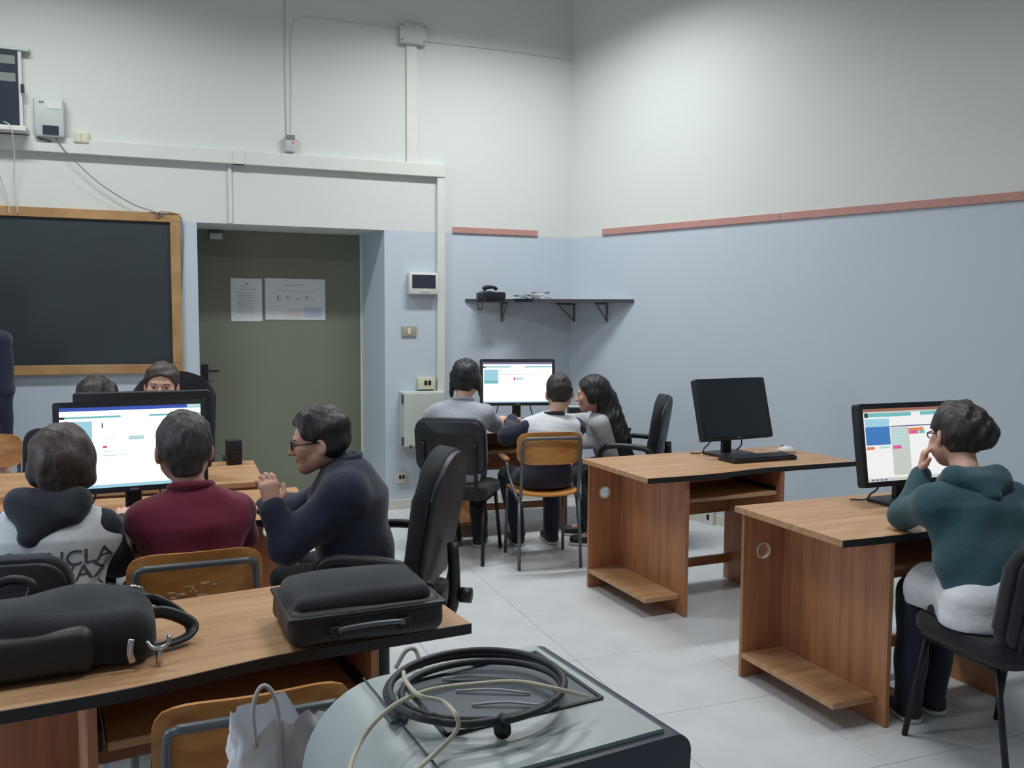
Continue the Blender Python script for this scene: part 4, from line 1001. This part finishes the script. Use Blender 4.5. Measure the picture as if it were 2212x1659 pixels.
# --- left group, backs to the camera
visitor_chair('black padded chair behind the pupil in the white top', (-0.50, 2.98), rad(-6), zt=0.83)
p1, k1 = person('seated person in a white top with charcoal hood and sleeves facing a lit screen', (-0.395, 3.03, 0.53), rad(8), (-0.385, 3.10, 0.905), gy(137, 1008, 3.13), (rad(12), rad(8), 0), 1.06,
    elb={1: (-0.215, 3.16, 0.70), -1: (-0.62, 3.2, 0.74)}, wr={1: (-0.20, 3.40, 0.775), -1: (-0.5, 3.44, 0.775)}, knee={1: (-0.28, 3.42, 0.485), -1: (-0.48, 3.43, 0.485)}, top=C_WHITE, top_name='sweatshirt', sleeve=C_CHAR, bottoms=C_BLACK, hood=dict(mat=C_CHAR, drop=0.075, dx=-0.03), raglan=-0.012, seat=(-0.50, 2.98, 0.472, rad(-6), 0.22),
    hair=dict(mat=M_HBRN2, grow=0.017, nape=-0.085, covered_ears=True, rough=0.004), face=False, seed=2, sw=0.138)
school_chair('worn plywood school chair under the maroon jumper', (0.03, 3.10), rad(2), worn=True, zt=0.775)
p2, k2 = person('seated person in a maroon jumper with cropped hair facing a lit screen', (0.045, 3.12, 0.53), rad(-6), (0.03, 3.14, 0.925), gy(397, 970, 3.17), (rad(-6), rad(6), 0), 1.08,
    elb={1: (0.20, 3.25, 0.73), -1: (-0.10, 3.25, 0.73)}, wr={1: (0.15, 3.44, 0.775), -1: (-0.06, 3.46, 0.775)}, knee={1: (0.13, 3.50, 0.485), -1: (-0.07, 3.50, 0.485)}, top=C_MAROON, bottoms=C_BLACK, collar=C_MAROON, seat=(0.03, 3.10, 0.468, rad(2), 0.2), drop=0.095,
    hair=dict(mat=M_HCROP, grow=0.009, nape=-0.088, rough=0.002), face=False, seed=3, sw=0.145)
# --- person in navy, in profile on the swivel chair
office_chair('black high backed swivel chair holding the person in the navy jacket', (0.69, 3.17), rad(58), zt=1.04, base_rot=0.5, recline=10)
hd3 = gy(688, 954, 3.2)
p3, k3 = person('seated person in a navy jacket and glasses turned sideways with one hand raised', (0.605, 3.19, 0.54), rad(-78), (0.555, 3.2, 0.982), hd3, (rad(-80), rad(8), 0), 0.97,
    elb={-1: gy(622, 1175, 3.08), 1: (0.44, 3.40, 0.77)}, wr={-1: gy(588, 1098, 3.10), 1: (0.30, 3.55, 0.765)},
    knee={-1: (0.38, 3.40, 0.505), 1: (0.50, 3.53, 0.505)}, ank={-1: (0.40, 3.38, 0.085), 1: (0.52, 3.50, 0.085)}, hands={-1: dict(d=(-0.1, 0.06, 1.0), n=(0.35, -0.9, 0.1), curl=0.75, s=1.0, flip=1), 1: dict(d=(-1, 0.1, -0.05), n=(0, 0, 1), curl=0.22)},
    top=C_NAVY, top_name='jacket', bottoms=C_BLACK, collar=C_NAVY, hair=dict(mat=M_HBLK, grow=0.02, nape=-0.07, line=0.058, rough=0.006, freq=60, extra=[('ell', (0, 0.005, 0.098), (0.062, 0.07, 0.034))]), glasses=True, h=0.0045, seed=4, sw=0.165, slim=1.25, bulk=0.018, deep=1.2, drop=0.09, seat=(0.69, 3.17, 0.502, rad(58), 0.23))
# --- behind the second screen, facing the camera
office_chair('black high backed swivel chair in front of the blackboard', (-0.03, 5.36), rad(180), zt=1.19, base_rot=0.5, bw=0.235)
p4, k4 = person('seated person with brown hair peeking over the rear monitor', (-0.08, 5.32, 0.56), rad(180), (-0.085, 5.26, 0.99), gy(349, 834, 5.2), (rad(184), rad(4), rad(4)), 1.05,
    top=C_NAVY, top_name='jacket', bottoms=C_BLACK, seat=(-0.03, 5.36, 0.502, 0, 0.23), hair=dict(mat=M_HBRN2, grow=0.014, line=0.066, nape=-0.06, rough=0.005), seed=5, sw=0.13, elb={1: (-0.22, 5.18, 0.82), -1: (0.10, 5.18, 0.82)}, wr={1: (-0.19, 4.97, 0.80), -1: (0.04, 4.97, 0.80)}, knee={1: (-0.18, 4.95, 0.465), -1: (0.02, 4.95, 0.465)})
visitor_chair('black padded chair behind the lowered head by the blackboard', (-0.62, 5.36), rad(176), zt=0.875)
p5, k5 = person('seated person with lowered dark hair behind the rear monitor', (-0.55, 5.34, 0.52), rad(178), (-0.47, 5.24, 0.90), gy(212, 874, 5.16), (rad(176), rad(38), rad(-6)), 1.08,
    top=C_BLACK, bottoms=C_BLACK, seat=(-0.62, 5.36, 0.472, 0, 0.22), hair=dict(mat=M_HBRN, grow=0.024, line=0.056, nape=-0.08, rough=0.009, freq=60), seed=6, sw=0.13, elb={1: (-0.63, 5.17, 0.80), -1: (-0.345, 5.16, 0.80)}, wr={1: (-0.58, 4.97, 0.80), -1: (-0.35, 4.97, 0.80)}, knee={1: (-0.62, 4.96, 0.465), -1: (-0.37, 4.96, 0.465)}, ank={1: (-0.62, 4.99, 0.085), -1: (-0.38, 4.99, 0.085)})
# --- person standing at the edge by the blackboard
school_chair('plywood school chair standing against the legs of the standing person', (-1.10, 5.74), rad(178), zt=0.81)
p10, k10 = person('standing person in a dark jacket beside the blackboard', (-1.23, 6.28, 0.90), rad(175), (-1.23, 6.26, 1.44), (-1.28, 6.24, 1.60), (rad(170), rad(5), 0), 1.05, stand=True,
    top=C_NAVY, top_name='jacket', sleeve=cloth('navy_sleeve_cloth', srgb(23, 29, 52)), bottoms=C_BLACK, hair=dict(mat=M_HBRN, grow=0.014), seed=7, sw=0.19, h=0.008, face=False,
    elb={1: (-1.48, 6.26, 1.14), -1: (-1.02, 6.26, 1.05)}, wr={1: (-1.48, 6.2, 0.88), -1: (-1.03, 6.24, 0.60)})
# --- group at the corner desk
visitor_chair('black padded chair under the person in the grey shirt', (1.66, 5.31), rad(-34), zt=0.90)
p6, k6 = person('seated person in a grey shirt with dark hair facing the corner monitor', (1.64, 5.34, 0.53), rad(26), (1.71, 5.42, 0.975), gy(1006, 820, 5.46), (rad(22), rad(10), 0), 1.06,
    elb={1: gy(1075, 925, 5.5), -1: (1.52, 5.62, 0.82)}, wr={1: gy(1082, 908, 5.66), -1: (1.70, 5.78, 0.80)}, knee={1: (1.86, 5.575, 0.49), -1: (1.67, 5.66, 0.49)}, ank={1: (1.85, 5.48, 0.085), -1: (1.69, 5.55, 0.085)}, top=C_GREY, top_name='shirt', short_sleeve=True, bottoms=C_BLACK, collar=C_GREY, seat=(1.66, 5.31, 0.472, rad(-34), 0.22),
    hair=dict(mat=M_HBLK, grow=0.015, nape=-0.078, covered_ears=True, rough=0.004, extra=[('seg', (-0.075, -0.03, -0.02), (-0.085, -0.01, -0.10), 0.018, 0.010), ('seg', (0.075, -0.02, -0.03), (0.092, 0.0, -0.10), 0.012, 0.007)]), face=False, seed=8)
school_chair('plywood school chair with armrests under the white and navy shirt', (2.11, 5.03), rad(-9), arms=True, zt=0.835)
p7, k7 = person('seated person in a white shirt with navy sleeves facing the corner monitor', (2.14, 5.02, 0.53), rad(6), (2.20, 5.08, 0.90), gy(1208, 848, 5.13), (rad(20), rad(2), rad(6)), 1.04,
    elb={-1: gy(1092, 945, 5.14), 1: (2.38, 5.15, 0.76)}, wr={-1: gy(1108, 905, 5.42), 1: (2.28, 5.40, 0.80)}, top=C_WHITE, top_name='shirt', sleeve=C_NAVY, bottoms=C_JEAN, collar=C_CHAR, seat=(2.11, 5.03, 0.468, rad(-9), 0.2),
    hair=dict(mat=M_HBRN, grow=0.007, nape=-0.06, rough=0.002), face=False, seed=9, hem=0.15, waist=0.17, knee={-1: (2.02, 5.4, 0.47), 1: (2.32, 5.38, 0.46)}, ank={-1: (2.10, 5.42, 0.085), 1: (2.33, 5.38, 0.085)}, hands={-1: dict(d=(0.7, 0.7, -0.1), curl=0.5)})
office_chair('black high backed swivel chair behind the long haired person', (2.86, 5.30), rad(52), zt=1.01, base_rot=0.85, recline=9)
hd8 = gy(1279, 852, 5.3)
W8 = lambda x, y, Y: gy(x, y, Y)
p8, k8 = person('seated person with very long dark hair in a light grey jumper', (2.78, 5.32, 0.54), rad(-55), (2.655, 5.34, 0.885), hd8, (rad(-58), rad(6), 0), 1.03,
    elb={-1: (2.645, 5.23, 0.70), 1: (2.50, 5.60, 0.80)}, wr={-1: (2.53, 5.36, 0.675), 1: (2.38, 5.74, 0.80)}, top=C_LGREY, bottoms=C_BLACK, seat=(2.86, 5.30, 0.502, rad(52), 0.23),
    hair=dict(mat=M_HBLK, grow=0.016, nape=-0.09, covered_ears=True, line=0.066, side=0.04, rough=0.0015, freq=70,
              extra=[('wecap', W8(1300, 850, 5.3), W8(1310, 905, 5.27), (0.3, 1, 0), 0.085, 0.075, 0.08, 0.065), ('wecap', W8(1314, 905, 5.27), W8(1352, 990, 5.22), (0.3, 1, 0), 0.10, 0.072, 0.085, 0.06), ('wecap', W8(1318, 860, 5.27), W8(1345, 950, 5.22), (0.3, 1, 0), 0.06, 0.05, 0.08, 0.06)]), seed=10, knee={-1: (2.5, 5.3, 0.47), 1: (2.62, 5.55, 0.47)}, ank={-1: (2.57, 5.22, 0.085), 1: (2.63, 5.48, 0.085)})
# --- person in the green hoodie
visitor_chair('black padded chair under the green hoodie', (2.645, 2.165), rad(-3), zt=0.80)
hd9 = gy(2066, 942, 2.47)
p9, k9 = person('seated person in a dark green hoodie with hair in a bun leaning on the desk', (2.58, 2.165, 0.53), rad(12), (2.655, 2.36, 0.93), hd9, (rad(14), rad(8), rad(-4)), 1.0,
    elb={-1: gy(1952, 1112, 2.50), 1: (2.98, 2.48, 0.79)}, wr={-1: gy(1990, 1022, 2.56), 1: (2.86, 2.64, 0.80)}, hands={-1: dict(d=(0.12, -0.05, 1), n=(-0.6, 0.6, 0.2), curl=0.8, s=0.95)},
    top=C_GREEN, top_name='hoodie', bottoms=C_JEAN, hood=dict(mat=C_GREEN, drop=0.035), glasses=True, seat=(2.645, 2.165, 0.472, rad(-3), 0.22), slim=1.08,
    hair=dict(mat=M_HBRN, grow=0.018, nape=-0.07, line=0.06, rough=0.005, extra=[('ell', (0.05, -0.088, 0.012), (0.054, 0.045, 0.06)), ('ell', (0.02, -0.07, 0.055), (0.05, 0.045, 0.05))]), seed=11, sw=0.165,
    knee={-1: (2.555, 2.475, 0.50), 1: (2.78, 2.52, 0.50)}, ank={-1: (2.56, 2.50, 0.085), 1: (2.70, 2.52, 0.085)}, hem=0.035)
Q = Field()
Q.ecap((2.60, 2.165, 0.555), (2.60, 2.165, 0.505), k9['rt'], 0.195, 0.128, 0.205, 0.130, k=0.03)
Q.seg((2.55, 2.19, 0.525), (2.557, 2.41, 0.525), 0.105, 0.098, k=0.03); Q.seg((2.69, 2.18, 0.52), (2.78, 2.42, 0.51), 0.1, 0.088, k=0.03)
Q.noise(0.008, 30, 5); Q.plane((0, 0, 0.474), (0, 0, -1), 0.006); Q.plane((2.6, 2.447, 0.5), (0, 1, 0), 0.006)
Q.build('tunic', C_WHITE, p9, 0.007, tuple(k9['O']))

# lettering on the back of the white top
rg = random.Random(12)
cu = bpy.data.curves.new('lettering', 'FONT'); cu.body = 'AGVZNCLA\nVOAWVAX'; cu.size = 0.066; cu.align_x = 'CENTER'; cu.extrude = 0.001; cu.space_line = 0.72
tmp = bpy.data.objects.new('tmp_text', cu); COL.objects.link(tmp)
dg = bpy.context.evaluated_depsgraph_get(); tme = bpy.data.meshes.new_from_object(tmp.evaluated_get(dg)); bpy.data.objects.remove(tmp)
bmt = bmesh.new(); bmt.from_mesh(tme)
bmesh.ops.subdivide_edges(bmt, edges=[e for e in bmt.edges if e.calc_length() > 0.02], cuts=2); bmesh.ops.triangulate(bmt, faces=bmt.faces[:])
shirt = [c for c in p1.children if c.name.startswith('sweatshirt')][0]
from mathutils.bvhtree import BVHTree
bv = BVHTree.FromPolygons([v.co[:] for v in shirt.data.vertices], [p_.vertices[:] for p_ in shirt.data.polygons])
org = k1['neck']-k1['O']; fwv, rtv = k1['fw'], k1['rt']
for v in bmt.verts:
    x, y, z = v.co
    base_ = Vector((0.015, 0, 0.745-0.0))+rtv*x+Vector((0, 0, y))
    hit = bv.ray_cast(base_-fwv*0.6, fwv)
    v.co = (hit[0] if hit[0] is not None else base_-fwv*0.11)-fwv*(0.0015+z)
build('lettering', bmt, mat('grey_lettering', srgb(78, 84, 92), 0.9), p1)

# ------------------------------------------------------------------ bags on the foreground desk
def deskframe(px, py, z=D): return gz(px, py, z)
bc = gz(780, 1385, D)
t = thing('projector_bag', 'black padded carrying case lying on the foreground desk', 'bag', (bc.x+0.012, bc.y+0.115, D+0.001), rad(3))
Q = Field(); Q.rbox((0, 0, 0.045), (0.19, 0.135, 0.044), 0.03, k=0.02); Q.noise(0.003, 40, 3); Q.plane((0, 0, 0.0005), (0, 0, -1), 0.003); Q.build('case_body', M_VINYL, t, 0.006)
Q = Field(); Q.rbox((-0.005, 0.0, 0.084), (0.168, 0.115, 0.03), 0.026, k=0.02); Q.ell((-0.01, 0.02, 0.08), (0.165, 0.10, 0.046), k=0.05); Q.noise(0.003, 30, 4); Q.build('padded_lid', M_FAB, t, 0.006)
Q = Field(); Q.rbox((0, 0, 0.074), (0.193, 0.138, 0.006), 0.004, k=0.004); Q.build('zip_band', M_BLK, t, 0.004)
build('handle', tb([(-0.075, -0.141, 0.038), (-0.07, -0.157, 0.05), (0.0, -0.16, 0.054), (0.07, -0.157, 0.05), (0.075, -0.141, 0.038)], 0.006, 8, 5), M_STEEL, t, smooth=True)
for s in (-0.085, 0.085): build('handle_mount', bx((s, -0.142, 0.038), (0.03, 0.012, 0.03), 0.004), M_BLK, t)
build('side_strap', tb([(0.185, 0.0, 0.085), (0.2, 0.0, 0.072), (0.2, 0.0, 0.045), (0.188, 0.0, 0.03)], 0.009, 6, 4), M_BLK, t, smooth=True)
bp = Vector((-0.275, 2.185, 0))
t = thing('backpack', 'black backpack with silver buckles lying on the foreground desk', 'backpack', (bp.x, bp.y, D+0.001), rad(4))
Q = Field(); Q.rbox((0, 0, 0.06), (0.205, 0.13, 0.06), 0.05, k=0.03); Q.ell((-0.03, 0.02, 0.075), (0.19, 0.12, 0.06), k=0.05); Q.noise(0.007, 26, 8); Q.plane((0, 0, 0.0005), (0, 0, -1), 0.003); Q.build('main_pocket', M_FAB, t, 0.006)
Q = Field(); Q.rbox((-0.05, -0.115, 0.055), (0.13, 0.032, 0.05), 0.028, k=0.02); Q.noise(0.004, 30, 9); Q.plane((0, 0, 0.001), (0, 0, -1), 0.003); Q.build('front_pocket', M_VINYL, t, 0.006)
build('grab_handle', tb([(-0.06, 0.08, 0.11), (-0.05, 0.09, 0.15), (-0.09, 0.1, 0.165), (-0.13, 0.1, 0.15), (-0.13, 0.08, 0.11)], 0.011, 8, 5, flat=0.5), M_BLK, t, smooth=True)
bmx = tb([(0.17, -0.02, 0.08), (0.23, 0.0, 0.075), (0.29, -0.005, 0.04), (0.275, -0.03, 0.018), (0.2, -0.06, 0.014), (0.14, -0.1, 0.03)], 0.015, 8, 6, flat=0.45); build('shoulder_strap', bmx, M_BLK, t, smooth=True)
bmx = tb([(0.15, 0.04, 0.1), (0.21, 0.03, 0.1), (0.27, 0.02, 0.055), (0.285, -0.01, 0.02), (0.22, -0.045, 0.012)], 0.013, 8, 6, flat=0.45); build('shoulder_strap', bmx, M_BLK, t, smooth=True)
build('buckle', tb([(0.155, -0.145, 0.07), (0.15, -0.15, 0.045), (0.155, -0.15, 0.02)], 0.008, 6, 3), M_CHROME, t, smooth=True)
build('buckle', tb([(0.185, -0.13, 0.055), (0.2, -0.14, 0.04), (0.225, -0.138, 0.042), (0.235, -0.125, 0.062)], 0.005, 6, 3), M_CHROME, t, smooth=True)
build('buckle', tb([(0.212, -0.14, 0.04), (0.21, -0.142, 0.004)], 0.007, 6), M_CHROME, t, smooth=True)
build('zip_pull', tb([(0.16, 0.03, 0.14), (0.185, 0.02, 0.132)], 0.004, 6), M_CHROME, t, smooth=True)

# ------------------------------------------------------------------ foreground chair, table, printer
school_chair('plywood school chair pushed under the foreground desk beside the printer', (0.125, 2.06), rad(3), zt=0.725)
PZ = 0.90; PR = rad(8)
pb = gz(1190, 1387, PZ)
PH = 0.31
tbl = thing('printer_table', 'low wooden table holding the grey printer', 'table', (0.30, 1.27, 0), 0)
TZ = PZ-PH-0.002
build('table_top', bx2((-0.36, -0.32, TZ-0.025), (0.335, 0.34, TZ), 0.003), M_WOODT, tbl)
for sx in (-0.32, 0.30):
    for sy in (-0.28, 0.30): build('leg', bx2((sx-0.02, sy-0.02, 0), (sx+0.02, sy+0.02, TZ-0.025), 0.002), M_WOODV, tbl)
t = thing('printer', 'grey and charcoal laser printer in front of the bag desk', 'printer', (pb.x, pb.y, TZ+0.001), PR)
M_SILV = mat('silver_grey_plastic', srgb(176, 184, 184), 0.38, var=0.03, scale=14); M_CHARP = mat('charcoal_plastic', srgb(54, 58, 72), 0.42)
def prof(x0, x1, zb, zt_, rl, rr, n=10):
    P_ = [(x1, zb)]
    for i in range(n+1):
        a = math.pi/2*i/n; P_.append((x1-rr+rr*math.cos(a), zt_-rr+rr*math.sin(a)))
    for i in range(n+1):
        a = math.pi/2+math.pi/2*i/n; P_.append((x0+rl+rl*math.cos(a), zt_-rl+rl*math.sin(a)))
    P_.append((x0, zb)); return P_
zt_ = PH-0.001
build('housing', prism(bmesh.new(), prof(-0.465, 0.008, 0, zt_-0.006, 0.13, 0.03), -0.39, 0.012, axis='y', bevel=0.012), M_CHARP, t, smooth=True, angle=40)
# silver top cover with the dark recessed output tray
LX = pb; cR, sR = math.cos(PR), math.sin(PR)
def pl(px, py, z=PZ):
    q_ = gz(px, py, z)-pb; return Vector((q_.x*cR+q_.y*sR, -q_.x*sR+q_.y*cR, z-TZ-0.001))
tray = [pl(1157, 1408), pl(1300, 1507), pl(965, 1588), pl(872, 1478)]
build('top_cover', prism(bmesh.new(), prof(-0.47, -0.03, 0.06, zt_, 0.14, 0.004), -0.374, 0.006, axis='y', bevel=0.003), M_SILV, t, smooth=True, angle=40)
M_TRAY = mat('dark_tray_plastic', srgb(82, 90, 98), 0.5)
tq = [(p_.x, p_.y) for p_ in tray]
build('output_tray', prism(bmesh.new(), tq, zt_-0.003, zt_+0.0012), M_TRAY, t)
ctr = sum((Vector(q_) for q_ in tq), Vector((0, 0)))/4
for a_, b_2 in ((0, 1), (1, 2), (2, 3), (3, 0)):
    A2, B2 = Vector(tq[a_]), Vector(tq[b_2])
    build('tray_rim', tb([(A2.x, A2.y, zt_+0.001), (B2.x, B2.y, zt_+0.001)], 0.004, 6), M_BLK, t)
for (x0_, y0_, x1_, y1_) in ((955, 1468, 1120, 1470), (985, 1495, 1145, 1500), (1020, 1525, 1170, 1526)):
    A2, B2 = pl(x0_, y0_), pl(x1_, y1_); Mm = (A2+B2)/2; 
    build('paper_rib', tb([A2+Vector((0, 0, 0.002)), Mm+Vector((0, 0.004, 0.005)), B2+Vector((0, 0, 0.002))], 0.0022, 6, 4), M_GPLAST, t, smooth=True)
A2, B2 = pl(785, 1465), pl(955, 1670)
build('cover_seam', tb([A2+Vector((0, 0, 0.0)), B2], 0.0018, 6), M_CHARP, t)
build('tray_hinge', bx2((pl(805, 1520).x, pl(860, 1560).y, zt_-0.002), (pl(805, 1520).x+0.03, pl(860, 1560).y+0.035, zt_+0.006), 0.003), M_TRAY, t)
for k in range(9): build('side_groove', bx2((0.0075, -0.37+k*0.042, 0.03), (0.0095, -0.352+k*0.042, zt_-0.06)), M_BLK, t)
# cables lying on the printer
def coil(name, label, pxs, r, material, lift, extra=None, sub=6):
    P_ = [gz(x, y, PZ+z) for (x, y, z) in pxs]; o0 = P_[-1].copy(); o0.z = PZ
    tt = thing(name, label, 'cable', o0)
    build('cable', tb([p_-o0 for p_ in P_], r, 8, sub), material, tt, smooth=True)
    return tt, o0
pts = []
loops = [(1025, 1488, 190, 72, 0.014), (1040, 1492, 172, 62, 0.022), (1030, 1484, 188, 78, 0.031)]
for li, (cx0, cy0, rx, ry, zz) in enumerate(loops):
    for k in range(14):
        a = math.radians(100+li*0+k*360/14); pts.append((cx0+rx*math.cos(a)+rx*0.1*math.sin(a), cy0+ry*math.sin(a)-rx*0.14*math.cos(a)*0.6, zz+0.0006*k))
pts += [(1085, 1548, 0.034), (1078, 1562, 0.026), (1082, 1580, 0.016)]
tt, o0 = coil('power_cable', 'coiled black power cable lying on the printer', pts, 0.0058, M_CABLE, 0)
q_ = gz(1086, 1602, PZ)-o0; q2 = gz(1082, 1580, PZ)-o0
build('plug', tb([q2+Vector((0, 0, 0.016)), q2.lerp(q_, 0.4)+Vector((0, 0, 0.016)), q2.lerp(q_, 0.42)+Vector((0, 0, 0.016)), q_+Vector((0, 0, 0.015))], [0.008, 0.009, 0.013, 0.0125], 10), M_BLK, tt, smooth=True)
q_ = gz(877, 1450, PZ)-o0
build('cable_tie', tb([q_+Vector((-0.015, 0.012, 0.004)), q_+Vector((0.0, 0.0, 0.036)), q_+Vector((0.02, 0.012, 0.03)), q_+Vector((0.025, -0.008, 0.005))], 0.004, 6, 4), M_IVORY, tt, smooth=True)
coil('usb_cable', 'ivory data cable looping over the printer', [(1268, 1505, 0.03), (1210, 1490, 0.055), (1120, 1473, 0.06), (1020, 1478, 0.06), (930, 1490, 0.06), (860, 1518, 0.056), (810, 1560, 0.04), (775, 1610, 0.018), (755, 1665, 0.012), (760, 1720, 0.008), (850, 1700, 0.006), (930, 1636, 0.006), (985, 1580, 0.03), (985, 1545, 0.054), (955, 1515, 0.058), (905, 1502, 0.068), (876, 1470, 0.064), (872, 1452, 0.06)], 0.0034, M_IVORY, 0)
# crumpled white bag beside the printer
bgc = Vector((0.165, 1.545))
t = thing('plastic_bag', 'crumpled white carrier bag standing beside the printer', 'bag', (bgc.x, bgc.y, TZ+0.001), rad(4))
rgn = random.Random(5); bm = bmesh.new(); nr, nc = 14, 40; rows = []
for j in range(nr+1):
    v = j/nr; row = []
    for i in range(nc):
        a = 2*math.pi*i/nc; ca, sa = math.cos(a), math.sin(a)
        wx, wy_ = 0.100*(1.0-0.08*v), 0.052*(1-0.25*v)
        e_ = 3.0; rr = (abs(ca)**e_+abs(sa)**e_)**(-1/e_)
        jit = 0.006*math.sin(5*a+v*9)+0.005*math.sin(11*a-v*14+1)+0.003*math.sin(23*a+v*5)
        z = 0.225*v
        if v > 0.75: z += (v-0.75)*4*(0.018*math.sin(4*a+0.6)+0.014*math.sin(9*a)-0.05*max(0, ca)+0.006*rgn.uniform(-1, 1))
        row.append(bm.verts.new(((wx+jit)*rr*ca, (wy_+jit)*rr*sa, z)))
    rows.append(row)
for A2, B2 in zip(rows, rows[1:]):
    for k in range(nc): bm.faces.new((A2[k], A2[(k+1) % nc], B2[(k+1) % nc], B2[k]))
bm.faces.new(rows[0][::-1])
build('bag_body', bm, mat('white_film', srgb(236, 238, 244), 0.5, bump=0.3, scale=40), t, smooth=True)
build('bag_handle', tb([(-0.06, -0.045, 0.19), (-0.062, -0.03, 0.25), (-0.05, -0.02, 0.28), (-0.035, -0.02, 0.28), (-0.022, -0.03, 0.25), (-0.02, -0.05, 0.18), (-0.016, -0.056, 0.08)], 0.004, 6, 5, flat=1.6), mat('grey_string', srgb(176, 176, 172), 0.7), t, smooth=True)
